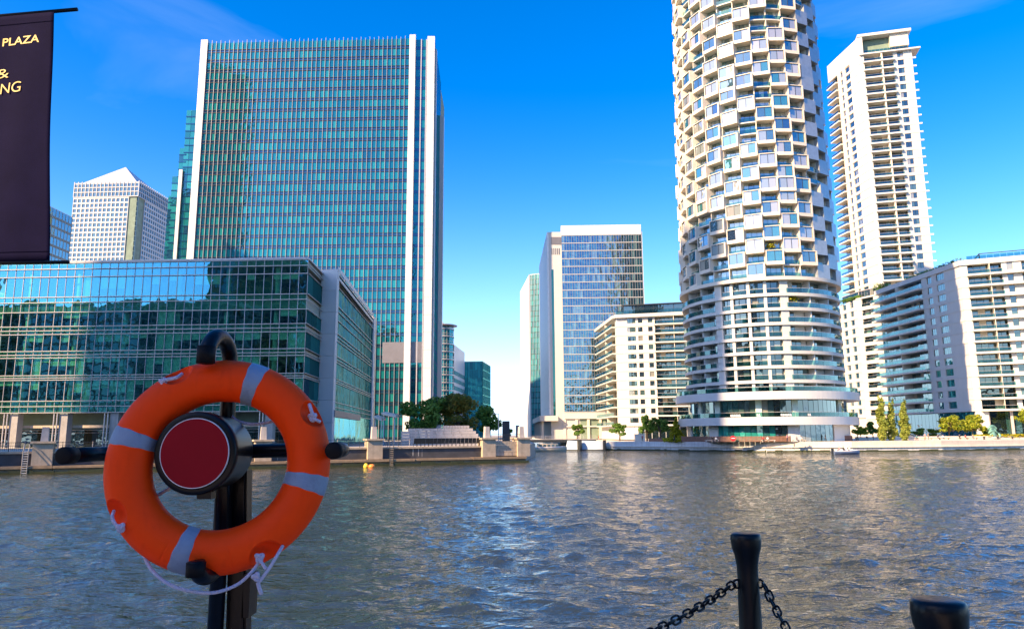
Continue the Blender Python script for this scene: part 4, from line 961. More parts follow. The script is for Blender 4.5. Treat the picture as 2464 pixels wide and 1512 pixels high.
for i, (px, Y, h, wd_, mt, lb) in enumerate(((2070, 208, 4.6, 4.2, 'leaf_bright', 'bright bush just right of the foot of the round tower'), (2098, 211, 5.0, 3.6, 'leaf_dark', 'dark bush left of the poplars'),
        (2210, 214, 3.2, 3.8, 'leaf_dark', 'low dark bush right of the poplars'), (2245, 215, 3.0, 4.0, 'leaf_dark', 'low dark bush left of the bright green trees'), (2372, 214, 3.2, 3.4, 'leaf_dark', 'low dark bush behind the green sculpture'))):
    tree('bush', gp(px, Y, RZ), h, wd_, 10, 900, .3, mt, lb, 'bush', 'bushes along the right promenade', 30+i, .12)
def hedge(name, a, c, wd_, h, n, mname, label, cat):
    a, c = Vector(a), Vector(c); mb = MB()
    for _ in range(n):
        p = a.lerp(c, random.random())+Vector((random.uniform(-wd_, wd_), random.uniform(-wd_, wd_), random.uniform(0, h)))
        q = Vector((random.gauss(0, 1), random.gauss(0, 1), random.gauss(0, 1))).normalized(); s = q.orthogonal().normalized()*.16; q = q*.26
        mb.add([p-q-s, p+q-s, p+q+s, p-q+s], [(0, 1, 2, 3)])
    return tag(mb.build(name, mname), label, cat, kind='stuff')
hedge('ground_cover', gp(2350, 207, RZ+.2), gp(2560, 212, RZ+.3), 1.2, 1.0, 2600, 'leaf_yellow', None, None)
hedge('ground_cover', gp(1600, 194, RZ), gp(1640, 190, RZ), .8, .8, 700, 'leaf_yellow', None, None)
hedge('roof_garden', (GC.x+3, GC.y+4, zg_+1.3), (GC.x+2, GC.y+34, zg_+1.3), 2.0, 1.5, 1800, 'leaf_dark', None, None)
hedge('terrace_garden', (HC.x+1, HC.y-.8, zh+.5), (HC.x-2, HC.y+14, zh+.5), .7, 1.2, 500, 'leaf_dark', None, None)
tag(hedge('terrace_bush', (HR.x-3, HR.y-1, zh+.5), (HR.x+1, HR.y-1, zh+.8), 1.4, 3.0, 500, 'leaf_dark', 'dark bush on the roof terrace below the tall slim tower', 'bush'), None); 
bpy.data.objects['terrace_bush'].pop('kind')

# ================================================================== left quayside furniture
def uq(px): return FQ.upx(px, QZ)
QG = 'stone piers along the left quay wall'
for px, lb in ((105, 'leftmost stone pier on the left quay wall, before the colonnade'), (632, 'stone quay pier seen through the orange ring'), (899, 'stone quay pier before the white corner pillar of the low office block'),
               (1171, 'stone quay pier at the right end of the stepped wall'), (1254, 'last stone pier on the corner of the left quay')):
    u = uq(px); p = FQ.pt(u, 0, QZ-1.8); r = root('quay_pier', p, lb, 'stone pier', QG)
    b = MB(); FQ.box(b, u-1.1, u+1.1, -1.2, 1.0, .9, QZ+1.0); b.build('block', 'stone', r)
    b = MB(); FQ.box(b, u-1.35, u+1.35, -1.4, 1.25, QZ+1.0, QZ+1.25); b.build('cap', 'stone', r)
    b = MB(); A_ = [FQ.pt(u+x, d-.1, QZ+1.25) for x, d in ((-.42, .42), (.42, .42), (.42, -.42), (-.42, -.42))]; B_ = [FQ.pt(u+x*.82, d*.82-.1, QZ+3.0) for x, d in ((-.42, .42), (.42, .42), (.42, -.42), (-.42, -.42))]
    b.hexa(A_+B_); b.build('obelisk', 'stone_pale', r)
u1 = uq(1180); p = FQ.pt(u1+3, 0, 1); r = root('end_wall', p, 'tan stone block wall at the right end of the left quay', 'wall')
rows, ncol = 4, 9; wlen = FQ.L-u1
for j in range(rows):
    for k in range(ncol):
        z0, z1 = 1.0+j*(QZ+.7-1.0)/rows, 1.0+(j+1)*(QZ+.7-1.0)/rows; off = .5 if j % 2 else 0
        a, c = max(0, (k+off-.5)*wlen/ncol), min(wlen, (k+off+.5)*wlen/ncol)
        b = MB(); FQ.box(b, u1+a+.012, u1+c-.012, .2, .62+random.uniform(-.02, .02), z0+.012, z1-.012); b.build('stone', 'stone', r)
# timber fender ledge
r = root('timber_fender', FQ.pt(60, 1.2, 0), 'long weathered timber fender along the foot of the left quay wall', 'fender')
n_ = 18
for k in range(n_):
    a, c = FQ.L*k/n_, FQ.L*(k+1)/n_
    b = MB(); FQ.box(b, a+.03, c-.03, .25, 1.55+random.uniform(-.04, .04), .55+random.uniform(-.03, .03), .86+random.uniform(-.03, .03)); b.build('beam', 'timber', r)
    b = MB(); FQ.box(b, a+.03, c-.03, .3, 1.2, -.6, .52); b.build('fender_panel', 'timber', r)
# ladders
for px, lb in ((104, None), (68, 'white-runged ladder on the quay wall left of the leftmost pier'), (935, 'dark ladder on the quay wall right of the pier before the white corner pillar')):
    if not lb: continue
    u = uq(px); r = root('quay_ladder', FQ.pt(u, 1.7, -.3), lb, 'ladder', 'ladders on the left quay wall')
    for dx in (-.28, .28):
        b = MB(); b.tube([FQ.pt(u+dx, 1.65, -.4), FQ.pt(u+dx, 1.65, QZ+.2), FQ.pt(u+dx, 1.3, QZ+.9), FQ.pt(u+dx, .6, QZ+.9)], .05, 6); b.build('stile', 'concrete' if px < 500 else 'dark_metal', r)
    for k in range(11): b = MB(); z = -.2+k*.28; b.tube([FQ.pt(u-.28, 1.65, z), FQ.pt(u+.28, 1.65, z)], .045, 6); b.build('rung', 'white_panel' if px < 500 else 'stone', r)
# railings between piers
for pa, pc, lb in ((-60, 97, 'dark railing left of the leftmost stone pier'), (113, 360, 'dark railing before the colonnade left of the orange ring'), (640, 892, 'dark railing with looped tops before the side wing of the low office block'), (906, 985, 'dark railing before the cream canopies'), (1182, 1248, 'dark railing on the end wall of the quay')):
    ua, uc = uq(pa), uq(pc); r = root('railing', FQ.pt((ua+uc)/2, -.2, QZ), lb, 'railing', 'railings along the left quay'); zz = QZ+.02 if pa < 1180 else QZ+.7
    n_ = max(3, int((uc-ua)/1.5))
    for k in range(n_+1): u = ua+(uc-ua)*k/n_; b = MB(); b.tube([FQ.pt(u, .0, zz), FQ.pt(u, 0, zz+.9), FQ.pt(u, .2, zz+1.15)], .045, 6); b.build('post', 'dark_metal' if k % 3 else 'rail', r)
    for z in (.35, .7, 1.1): b = MB(); b.bar(FQ.pt(ua, .0, zz+z), FQ.pt(uc, .0, zz+z), .05); b.build('bar', 'dark_metal', r)
    b = MB()
    for k in range(n_*8): u = ua+(uc-ua)*k/(n_*8); b.bar(FQ.pt(u, 0, zz+.1), FQ.pt(u, 0, zz+1.1), .022)
    b.build('baluster', 'dark_metal', r, kind='stuff')
# row of dark bent seats along the wall
for k in range(17):
    px = 1000+k*9.4; u = uq(px); p = FQ.pt(u, -.2, QZ+.02)
    r = root('bent_seat', p, 'dark bent metal seat in the row along the quay edge before the stepped stone wall', 'seat', 'dark seats along the quay edge')
    b = MB(); FQ.box(b, u-.3, u+.3, -.75, -.1, QZ+.4, QZ+.46); b.build('seat', 'dark_metal', r)
    b = MB(); b.hexa([FQ.pt(u-.3, -.1, QZ+.42), FQ.pt(u+.3, -.1, QZ+.42), FQ.pt(u+.3, -.16, QZ+.42), FQ.pt(u-.3, -.16, QZ+.42), FQ.pt(u-.3, .12, QZ+1.25), FQ.pt(u+.3, .12, QZ+1.25), FQ.pt(u+.3, .06, QZ+1.25), FQ.pt(u-.3, .06, QZ+1.25)]); b.build('backrest', 'dark_metal', r)
    for dx in (-.26, .26): b = MB(); b.bar(FQ.pt(u+dx, -.4, QZ+.02), FQ.pt(u+dx, -.4, QZ+.4), .06); b.build('leg', 'dark_metal', r)
# stepped stone planter wall
W1_, W2_ = Vector((atY(966, 1050, 127).x, 127)), Vector((atY(1158, 1050, 131).x, 131)); fw = Face(W1_, W2_)
r = root('stepped_wall', (W1_.x+6, 128, QZ), 'pale stepped stone wall with a planter under the two big trees', 'wall')
nC = 7; tops = [zat(1060, 1028, 129)-QZ, ]
H_ = zat(1060, 1027, 129)-QZ+.3
for j in range(nC):
    z0, z1 = QZ+H_*j/nC, QZ+H_*(j+1)/nC
    ua, uc = (0 if j < nC-1 else fw.L*.52), fw.L*(1-.012*j*j*.35)
    if j == nC-2: ua = 1.2
    nk = 9
    for k in range(nk):
        a, c = ua+(uc-ua)*(k)/nk, ua+(uc-ua)*(k+1)/nk
        b = MB(); fw.box(b, a+.02, c-.02, -1.0, .0-.05*j+random.uniform(-.02, .02), z0+.015, z1-.015); b.build('stone', 'stone_pale', r)
# cream canopies
for px, py, lb in ((912, 1008, 'small cream slanted canopy partly behind the white corner pillar'), (938, 1000, 'cream slanted canopy on thin posts before the tall tower')):
    p = atY(px, py, 136); r = root('canopy', (p.x, 136, QZ), lb, 'canopy', 'cream canopies before the tall tower'); wv = 2.6 if px > 920 else 1.5
    b = MB(); b.hexa([(p.x-wv/2, 134.5, p.z+.25), (p.x+wv/2, 134.5, p.z-.35), (p.x+wv/2, 139, p.z-.1), (p.x-wv/2, 139, p.z+.5), (p.x-wv/2, 134.5, p.z+.6), (p.x+wv/2, 134.5, p.z+.1), (p.x+wv/2, 139, p.z+.3), (p.x-wv/2, 139, p.z+.9)]); b.build('canopy_top', 'cream', r)
    for dx in (-.38, .38): b = MB(); b.bar((p.x+dx*wv, 135.2, QZ), (p.x+dx*wv, 135.2, p.z+.1), .16); b.build('post', 'white_panel', r)
# slabs, lamp post
p = atY(1217, 1012, 150); b = MB(); b.box(p.x-.75, p.x+.75, 150, 150.5, QZ, p.z); r = tag(b.build('upright_slab', 'dark_metal'), 'tall dark upright slab on the left quay near the lamp post', 'sculpture')
p = atY(1245, 1022, 158); b = MB(); b.box(p.x-.4, p.x+.4, 158, 158.6, QZ, p.z); tag(b.build('upright_slab', 'louvre'), 'smaller grey upright slab beside the last quay pier', 'sculpture')
p = atY(1199, 995, 140); r = root('lamp_post', (p.x, 140, QZ), 'slim grey lamp post right of the pointed dark tree', 'lamp post')
b = MB(); b.tube([(p.x, 140, QZ), (p.x, 140, p.z)], [.11, .06], 8); b.build('pole', 'rail', r)
b = MB(); b.box(p.x-.95, p.x+.05, 139.85, 140.15, p.z-.02, p.z+.12); b.build('lamp_head', 'rail', r)
# buoy
p = atZ(888, 1123, 0.02); r = root('buoy', p, 'small orange and yellow float on the water below the left quay', 'buoy')
b = MB(); b.lathe([(.05, -.25), (.42, -.1), (.5, .12), (.36, .36), (.08, .45)], (p.x+.35, p.y), 16); b.build('float', 'buoy_orange', r, True)
b = MB(); b.lathe([(.05, -.2), (.3, -.08), (.36, .12), (.22, .5), (.05, .56)], (p.x-.45, p.y), 16); b.build('float', 'buoy_yellow', r, True)
b = MB(); b.bar((p.x-.5, p.y, .12), (p.x+.4, p.y, .15), .14); b.build('link_bar', 'white_trim', r)

# ================================================================== bridge, lock walls, right promenade furniture
bY = 215
xa, xb = 3.0, 24.0
r = root('footbridge', (13, bY, QZ-.6), 'low dark footbridge across the gap between the two quays', 'bridge')
b = MB(); b.box(xa-2, xb, bY-1.6, bY+1.6, 2.1, 2.85); b.build('deck', 'dark_metal', r)
b = MB(); b.box(xa-2, xb, bY-1.62, bY-1.5, 2.86, 3.0); b.build('edge_strip', 'rail', r)
for k in range(20): x = xa-2+(xb-xa+2)*k/19; b = MB(); b.bar((x, bY-1.5, 2.85), (x, bY-1.5, 3.95), .06); b.build('post', 'rail', r)
for z in (3.3, 3.6, 3.95): b = MB(); b.bar((xa-2, bY-1.5, z), (xb, bY-1.5, z), .05); b.build('bar', 'rail', r)
for x in (5.5, 20.5): b = MB(); b.box(x-.5, x+.5, bY-1.2, bY+1.2, -2, 2.1); b.build('bridge_pier', 'concrete', r)
GA = 'pale blue lock wall panels'
for pa, pc, ztop_, lb in ((1361, 1392, 2.5, 'short pale blue lock wall panel at the end of the footbridge'), (1395, 1452, 2.45, 'long pale blue lock wall panel right of the short one')):
    A_, B_ = atY(pa, 1060, 203), atY(pc, 1060, 201); f_ = Face(A_, B_); r = root('lock_wall', f_.pt(f_.L/2, 0, 0), lb, 'wall', GA)
    b = MB(); q = .7 if pa < 1370 else 0
    b.hexa([f_.pt(0, .4, .25), f_.pt(f_.L, .4, .25), f_.pt(f_.L, -1, .25), f_.pt(0, -1, .25), f_.pt(q, .4, ztop_+.2), f_.pt(f_.L, .4, ztop_), f_.pt(f_.L, -1, ztop_), f_.pt(q, -1, ztop_+.2)]); b.build('panel', 'lock_panel', r)
    b = MB(); f_.box(b, 0, f_.L, -1, .9, -1, .22); b.build('footing', 'dark_metal', r)
    b = MB(); f_.box(b, f_.L-.1, f_.L+.55, -.8, .75, -.5, ztop_+.3); b.build('post', 'dark_metal', r)
# small white boat moored by the promenade and cream boat under the bridge
def boat(name, p, L, W_, H_, hullm, label, cabin=None, heading=0.):
    r = root(name, p, label, 'boat'); Rz = Matrix.Rotation(heading, 4, 'Z')
    b = MB(); n = 12; prof = [(0, -.18), (.72, -.12), (1., .45), (1.02, 1.)]; vs = []
    for i in range(n+1):
        t = i/n; wv = W_/2*(1-max(0, (t-.5)/.5)**2.2)*(.86+.14*min(1, t*4)); sh = 1+.35*max(0, t-.4)
        for q, z in prof: vs.append((-L/2+L*t+(.0 if z < .4 else .04*L*t), q*wv+.001, z*H_*sh))
        for q, z in prof[::-1]: vs.append((-L/2+L*t+(.0 if z < .4 else .04*L*t), -q*wv-.001, z*H_*sh))
    m = len(prof)*2
    fs = [(i*m+k, i*m+(k+1) % m, (i+1)*m+(k+1) % m, (i+1)*m+k) for i in range(n) for k in range(m) if k != len(prof)-1]+[tuple(range(m-1, -1, -1))]
    fs += [(i*m+3, i*m+4, (i+1)*m+4, (i+1)*m+3) for i in range(n)]
    T = Matrix.Translation(Vector(p)) @ Rz
    vs = [tuple(T @ Vector(v)) for v in vs]; b.add(vs, fs); b.build('hull', hullm, r, fix=True)
    b = MB()
    for s in (-1, 1):
        b.tube([T @ Vector((-L/2+L*t, s*W_/2*(1-max(0, (t-.5)/.5)**2.2)*(.88+.12*min(1, t*4)), H_*(1+.35*max(0, t-.4))+.02)) for t in grid(0, .97, 10)], .09*H_+.03, 8)
    b.build('gunwale', 'white_trim', r)
    if cabin:
        x0, x1, h = cabin; b = MB(); q = [T @ Vector(v) for v in ((x0, -W_*.36, H_), (x1, -W_*.36, H_), (x1, W_*.36, H_), (x0, W_*.36, H_), (x0, -W_*.34, H_+h), (x1-.3, -W_*.34, H_+h), (x1-.3, W_*.34, H_+h), (x0, W_*.34, H_+h))]; b.hexa(q); b.build('cabin', 'hull_cream', r)
        b = MB(); f_ = Face(q[0], q[1])
        for k in range(5): u = f_.L*(k+.15)/5; f_.box(b, u, u+f_.L*.13, -.05, .06, H_+h*.35, H_+h*.8)
        b.build('window', 'glass_dark', r)
    else:
        b = MB(); q = [T @ Vector(v) for v in ((-L*.3, -W_*.33, H_*.9), (-L*.18, -W_*.33, H_*.9), (-L*.18, W_*.33, H_*.9), (-L*.3, W_*.33, H_*.9), (-L*.3, -W_*.33, H_*1.3), (-L*.18, -W_*.33, H_*1.3), (-L*.18, W_*.33, H_*1.3), (-L*.3, W_*.33, H_*1.3))]; b.hexa(q); b.build('seat', 'white_trim', r)
        b = MB(); q = [T @ Vector(v) for v in ((-.2, -.3, H_), (.3, -.3, H_), (.3, .3, H_), (-.2, .3, H_), (-.2, -.25, H_+.75), (.1, -.25, H_+.75), (.1, .25, H_+.75), (-.2, .25, H_+.75))]; b.hexa(q); b.build('console', 'white_trim', r)
        b = MB(); q = T @ Vector((-L*.5-.1, 0, H_*.4)); b.box(q.x-.2, q.x+.2, q.y-.2, q.y+.2, q.z-.2, q.z+1.0); b.build('outboard_motor', 'dark_metal', r)
    return T
p = atZ(1305, 1078, 0.0); boat('river_boat', (p.x, 190, 0), 8.5, 2.6, 1.0, 'hull_cream', 'cream low cabin boat passing under the footbridge', (-3, 2.4, 1.0), R_(8))
p = atZ(2034, 1089, 0); BT = boat('motor_boat', (atY(2034, 1080, 152).x, 152, 0), 5.4, 2.1, .62, 'hull', 'small blue-grey motor boat with people aboard on the water at right', None, R_(4))
# timber fence on the promenade
FN = [(1640, 186), (1700, 180), (1760, 176.5), (1830, 174.5), (1900, 174), (1980, 176), (2050, 181)]
r = root('timber_fence', (atY(1800, 1050, 177).x, 177, RZ), 'red-brown vertical slat fence along the promenade before the round tower', 'fence')
PW = [(atY(px, 1050, Y).x, Y) for px, Y in FN]
for i in range(len(PW)-1):
    f_ = Face(PW[i], PW[i+1]); n_ = int(f_.L/.3); b = MB()
    for k in range(n_): f_.box(b, k*f_.L/n_+.03, (k+1)*f_.L/n_-.03, -.04, .04+.02*random.random(), RZ+.05, RZ+1.3+.03*random.random())
    b.build('slat', 'timber_red', r, kind='stuff')
    b = MB(); f_.box(b, 0, f_.L, -.14, -.05, RZ+.2, RZ+.32); f_.box(b, 0, f_.L, -.14, -.05, RZ+1.0, RZ+1.12); b.build('rail', 'timber_red', r)
    b = MB(); f_.box(b, -.08, .08, -.2, .1, RZ, RZ+1.4); b.build('post', 'timber_red', r)
p = atY(1763, 1057, 175.2); b = MB(); b.tube([(p.x, 175.2, RZ+.85), (p.x, 175.0, RZ+.85)], .62, 24)
r = tag(b.build('round_board', 'red_sign', origin=(p.x, 175.1, RZ)), 'red rounded board on the timber fence', 'sign')
b = MB(); b.box(p.x-.45, p.x+.45, 174.96, 174.99, RZ+.8, RZ+.98); b.build('lettering_strip', 'white_trim', r)
# benches
for i, (px, Y) in enumerate(((1712, 176), (1848, 171.8), (1922, 171.8), (2205, 195), (2262, 199), (2330, 203))):
    p = atY(px, 1060, Y); r = root('bench', (p.x, Y, RZ), ('pale bench below the timber fence, beside the red rounded board', 'pale bench before the middle of the timber fence', 'pale bench under the sunlit end of the timber fence', 'long low bench before the poplars', 'long low bench before the bright green trees', 'long low bench left of the green sculpture')[i], 'bench', 'benches on the right promenade'); Lb = 3.2 if i < 3 else 5.5
    b = MB(); b.box(p.x-Lb/2, p.x+Lb/2, Y-.3, Y+.3, RZ+.38, RZ+.48); b.build('seat', 'cream' if i < 3 else 'timber', r)
    for dx in (-.42, 0, .42): b = MB(); b.box(p.x+dx*Lb-.1, p.x+dx*Lb+.1, Y-.25, Y+.25, RZ, RZ+.38); b.build('leg', 'stone_pale', r)
# terrace steps and planting wall right
r = root('terrace_wall', (atY(2260, 1040, 205).x, 205, RZ), 'long pale stone terrace wall along the right promenade', 'wall')
TP = [(atY(2060, 1040, 199).x, 199), (atY(2200, 1040, 203).x, 203), (atY(2360, 1040, 205.5).x, 205.5), (atY(2600, 1040, 214).x, 214)]
for i in range(3):
    f_ = Face(TP[i], TP[i+1]); n_ = int(f_.L/2.2)
    for k in range(n_):
        for j in range(2): b = MB(); f_.box(b, k*f_.L/n_+.02, (k+1)*f_.L/n_-.02, -.8, .0+.5*(1-j), RZ+j*.45+.01, RZ+(j+1)*.45-.01); b.build('stone', 'promenade_stone', r)
# coloured block on promenade near apartment block (pale kiosk)
p = atY(1540, 1050, 203); b = MB(); b.box(p.x-1.3, p.x+1.3, 203, 205, RZ, RZ+1.9); b.box(p.x-1.45, p.x+1.45, 202.85, 205.15, RZ+1.9, RZ+2.0)
tag(b.build('kiosk', 'cream'), 'small cream cabin on the promenade before the white apartment block', 'kiosk')
b = MB(); f_ = Face(atY(1560, 1050, 200), atY(1640, 1050, 190)); f_.box(b, 0, f_.L, -.8, 0, RZ, RZ+.8); tag(b.build('planter', 'timber_red'), 'long brown timber planter left of the round tower', 'planter')
# dark mooring bollards on the edge
for i, px in enumerate((2368, 2401, 2436)):
    Y = 196+i*4.5; p = atY(px, 1060, Y); b = MB(); b.lathe([(.28, RZ), (.22, RZ+.1), (.2, RZ+.5), (.34, RZ+.62), (.3, RZ+.75), (.1, RZ+.8)], (p.x, Y), 12)
    tag(b.build('mooring_bollard', 'dark_metal', smooth=True), ('left one', 'middle one', 'rightmost')[i]+' of three small black mooring bollards on the pale promenade edge', 'bollard', 'mooring bollards on the right promenade')
# green sculpture: hunched ringed figure
p = atY(2388, 1035, 207); r = root('sculpture', (p.x, 207, RZ+.5), 'green hunched abstract sculpture of curved bands on the promenade', 'sculpture')
b = MB(); b.lathe([(1.5, RZ+.1), (1.6, RZ+.4), (1.2, RZ+.7)], (p.x, 207), 20); b.build('plinth', 'stone_pale', r)
for k, (cx, cz, rr, w_, a0, a1) in enumerate(((-.05, 3.1, 1.25, .34, 10, 185), (-.1, 2.9, .82, .30, -30, 210), (.0, 1.8, 1.35, .42, 20, 170), (-.05, 1.25, 1.0, .36, 0, 180), (.9, 1.6, .9, .28, -80, 60))):
    pts = [(p.x+cx+rr*math.cos(R_(a)), 207+.25*math.sin(R_(a*2)), RZ+.5+cz-1+rr*.8*math.sin(R_(a))) for a in grid(a0, a1, 12)]
    b = MB(); b.tube(pts, [w_*(.5+.6*math.sin(math.pi*i/12)) for i in range(13)], 10); b.build('band', 'verdigris', r, True)
b = MB(); b.tube([(p.x, 207, RZ+.4), (p.x-.1, 207.1, RZ+1.6), (p.x-.1, 207, RZ+2.6)], [.9, .7, .35], 12); b.build('body', 'verdigris', r, True)
# ================================================================== people
def person_mesh(pose, seed):
    """one continuous body grown from a skeleton"""
    rs = random.Random(seed)
    if pose == 'sit':
        J = dict(pel=(0, 0, .50, .13), wst=(0, .03, .66, .12), che=(0, .03, .90, .14), nec=(0, .01, 1.08, .055), hd1=(0, -.02, 1.15, .075), hd2=(0, -.03, 1.25, .095), top=(0, -.02, 1.32, .05),
                 hl=(-.1, -.05, .50, .085), kl=(-.13, -.46, .50, .06), al=(-.13, -.46, .09, .042), tl=(-.13, -.60, .04, .04), hr=(.1, -.05, .50, .085), kr=(.12, -.46, .51, .06), ar=(.12, -.40, .09, .042), tr=(.12, -.54, .04, .04),
                 sl=(-.19, .03, 1.0, .058), el=(-.24, -.06, .76, .045), wl=(-.18, -.28, .64, .034), hal=(-.14, -.36, .62, .038), sr=(.19, .03, 1.0, .058), er=(.25, -.04, .76, .045), wr=(.18, -.26, .66, .034), har=(.13, -.34, .64, .038))
    else:
        s = .0 if pose == 'stand' else .24
        J = dict(pel=(0, 0, .92, .13), wst=(0, 0, 1.08, .12), che=(0, 0, 1.30, .145), nec=(0, 0, 1.48, .055), hd1=(0, -.02, 1.55, .075), hd2=(0, -.025, 1.65, .095), top=(0, -.015, 1.72, .05),
                 hl=(-.095, 0, .88, .09), kl=(-.1, -.03-s*.7, .48, .06), al=(-.1, .03-s, .09, .042), tl=(-.11, -.12-s, .04, .04), hr=(.095, 0, .88, .09), kr=(.1, -.02+s*.4, .48, .06), ar=(.1, .03+s*1.2, .10, .042), tr=(.11, -.11+s*1.2, .04, .04),
                 sl=(-.19, 0, 1.41, .058), el=(-.24, .03+s*.6, 1.13, .045), wl=(-.24, -.06+s*.6, .88, .034), hal=(-.24, -.09+s*.6, .79, .038), sr=(.19, 0, 1.41, .058), er=(.24, .03-s*.5, 1.13, .045), wr=(.24, -.06-s*.9, .90, .034), har=(.24, -.09-s, .81, .038))
    E = 'pel-wst wst-che che-nec nec-hd1 hd1-hd2 hd2-top pel-hl hl-kl kl-al al-tl pel-hr hr-kr kr-ar ar-tr che-sl sl-el el-wl wl-hal che-sr sr-er er-wr wr-har'.split()
    ks = list(J); me = bpy.data.meshes.new('skeleton'); me.from_pydata([J[k][:3] for k in ks], [tuple(ks.index(x) for x in e.split('-')) for e in E], [])
    ob = bpy.data.objects.new('skeleton', me); COL.objects.link(ob)
    ob.modifiers.new('skin', 'SKIN'); sv = me.skin_vertices[0].data
    for i, k in enumerate(ks): sv[i].radius = (J[k][3], J[k][3]); sv[i].use_root = (k == 'pel')
    ob.modifiers.new('smooth', 'SUBSURF').levels = 1
    dg = bpy.context.evaluated_depsgraph_get(); out = bpy.data.meshes.new_from_object(ob.evaluated_get(dg), depsgraph=dg)
    bpy.data.objects.remove(ob); out.name = 'person'
    return out
BASE = {p: person_mesh(p, 1) for p in ('sit', 'stand', 'walk')}
SHIRT = {}
def person(px, Y, pose, shirt, legs, heading, label, z=RZ, dx=None, loc=None):
    k = (pose, shirt, legs)
    if k not in SHIRT:
        me = BASE[pose].copy(); me.materials.clear()
        for m in (CLOTH[shirt], CLOTH[legs], M['skin'], M['hair']): me.materials.append(m)
        hz = .62 if pose == 'sit' else .96; nz = 1.07 if pose == 'sit' else 1.47
        for p in me.polygons:
            c = p.center; arm = abs(c.x) > .155 and c.z < (1.0 if pose == 'sit' else 1.36)
            idx = 2 if c.z > nz else (0 if c.z > hz else 1)
            if c.z > nz+.13 and (c.y > -.03 or c.z > nz+.2): idx = 3
            if arm and pose != 'sit' and abs(c.x) > .19 and .75 < c.z < 1.12: idx = 2
            if arm and pose == 'sit' and abs(c.x) < .2 and c.y < -.15 and c.z > .58: idx = 2
            if c.z < .08: idx = 3
            p.material_index = idx; p.use_smooth = True
        SHIRT[k] = me
    p = loc or (atY(px, 1050, Y).x, Y, z)
    o = bpy.data.objects.new('person', SHIRT[k]); link(o, None, Matrix.Translation(Vector(p)) @ Matrix.Rotation(heading, 4, 'Z'))
    tag(o, label, 'person', 'people on the right promenade' if loc is None else 'people in the motor boat')
pl = [(1714, 175.7, 'sit', 5, 0, 0, 'person in black seated on the bench left of the red rounded board'), (1722, 175.7, 'sit', 1, 5, .2, 'person in white seated beside the one in black near the red board'),
      (1835, 171.5, 'sit', 2, 5, 0, 'person in red seated on the bench before the middle of the fence'), (1846, 171.5, 'sit', 1, 6, 0, 'person in white seated on the bench before the middle of the fence'), (1893, 172.6, 'stand', 4, 0, .5, 'person in pink standing between two pale benches'),
      (1916, 171.5, 'sit', 7, 0, 0, 'person in grey seated on the bench under the sunlit end of the fence'), (1927, 171.5, 'sit', 1, 6, .3, 'person in white seated at the sunlit end of the fence'), (1985, 175, 'walk', 0, 5, 1.5, 'person in navy walking past the right end of the fence'),
      (1992, 187.5, 'stand', 1, 0, .3, 'person in white standing by the glass shopfront of the round tower'), (2024, 188, 'stand', 5, 5, .0, 'person in black standing before the blank wall of the round tower'), (2062, 190, 'walk', 7, 5, 1.5, 'person in grey walking right of the round tower'),
      (2085, 194, 'sit', 0, 6, 0, 'person in navy sitting near the bright bush'), (2100, 196, 'stand', 3, 0, .7, 'person in teal standing left of the poplars'), (2205, 194.6, 'sit', 3, 0, 0, 'person in teal seated on the low bench right of the poplars'),
      (2225, 197, 'stand', 4, 6, 0, 'person in pink standing on the terrace between benches'), (2233, 201, 'stand', 6, 7, .4, 'person in khaki standing by the terrace wall'), (2256, 198.7, 'sit', 0, 5, .2, 'person in navy seated on the bench before the bright green trees'),
      (2268, 198.7, 'sit', 1, 0, 0, 'person in white seated before the bright green trees'), (2308, 201, 'sit', 5, 5, .0, 'person in black seated left of the green sculpture'), (2322, 202.6, 'sit', 2, 5, .1, 'person in red seated left of the green sculpture'), (2340, 202.6, 'sit', 7, 0, -.2, 'person in grey seated left of the green sculpture'),
      (1545, 201, 'stand', 2, 5, 0, 'person in red standing before the cream cabin'), (1585, 198, 'sit', 7, 5, 0, 'person in grey seated before the brown planter'), (1622, 190, 'walk', 5, 0, -1.5, 'person in black walking below the yellow cone-shaped tree'), (1440, 212, 'walk', 2, 4, 1.5, 'person in red walking above the pale blue lock walls')]
for px, Y, po, sh, lg, hd, lb in pl:
    if Y < 172: pass
    person(px, Y+(.0 if po != 'sit' else .12), po, sh, lg, hd, lb, z=RZ if po != 'sit' else RZ+.0)
for i, (dx, sh, lb) in enumerate(((-1.35, 4, 'person in pink seated at the stern of the motor boat'), (-.55, 5, 'person in black seated in the middle of the motor boat'), (.75, 1, 'person in white seated forward in the motor boat'))):
    q = BT @ Vector((dx, -.1, .30)); person(0, 0, 'sit', sh, 0, R_(-90 if i != 1 else 90), lb, loc=tuple(q))

# ================================================================== FOREGROUND: ring stand
def atD(px, py, Y): return atY(px, py, Y)
YR = 2.449
RCN = atY(532, 1115.5, YR)
Rm, rm = .2775, .0700
RROT = (Matrix.Rotation(R_(13), 3, 'Z') @ Matrix.Rotation(R_(-8), 3, 'X'))      # the ring hangs turned a little to the right, foot forward
RNY = RROT @ Vector((0, -1, 0))
ST_ = root('ring_stand', (atY(580, 1400, 2.66).x, 2.66, CAMZ-1.68), 'black metal stand with a red-faced round housing that holds the orange ring', 'stand')
tb = MB()
xt = atY(548, 980, 2.60); top = atY(560, 792, 2.50)
tip = atY(492, 872, 2.39); rT = .0265
zc_ = top.z-rT; Xh = xt.x
pts = [(Xh, 2.60, CAMZ-1.0), (Xh, 2.60, zc_-.12)]
for k in range(0, 13):
    a = math.pi*k/12; yc = (2.60+2.39)/2; ry2 = (2.60-2.39)/2
    pts.append((Xh, yc+ry2*math.cos(a), zc_-.10+ .10*math.sin(a)**.9 if 0 < k < 12 else zc_-.10))
pts.append((Xh, 2.39, tip.z+.0))
tb.tube(pts, rT, 18); tb.build('top_hook', 'black_paint', ST_, True)
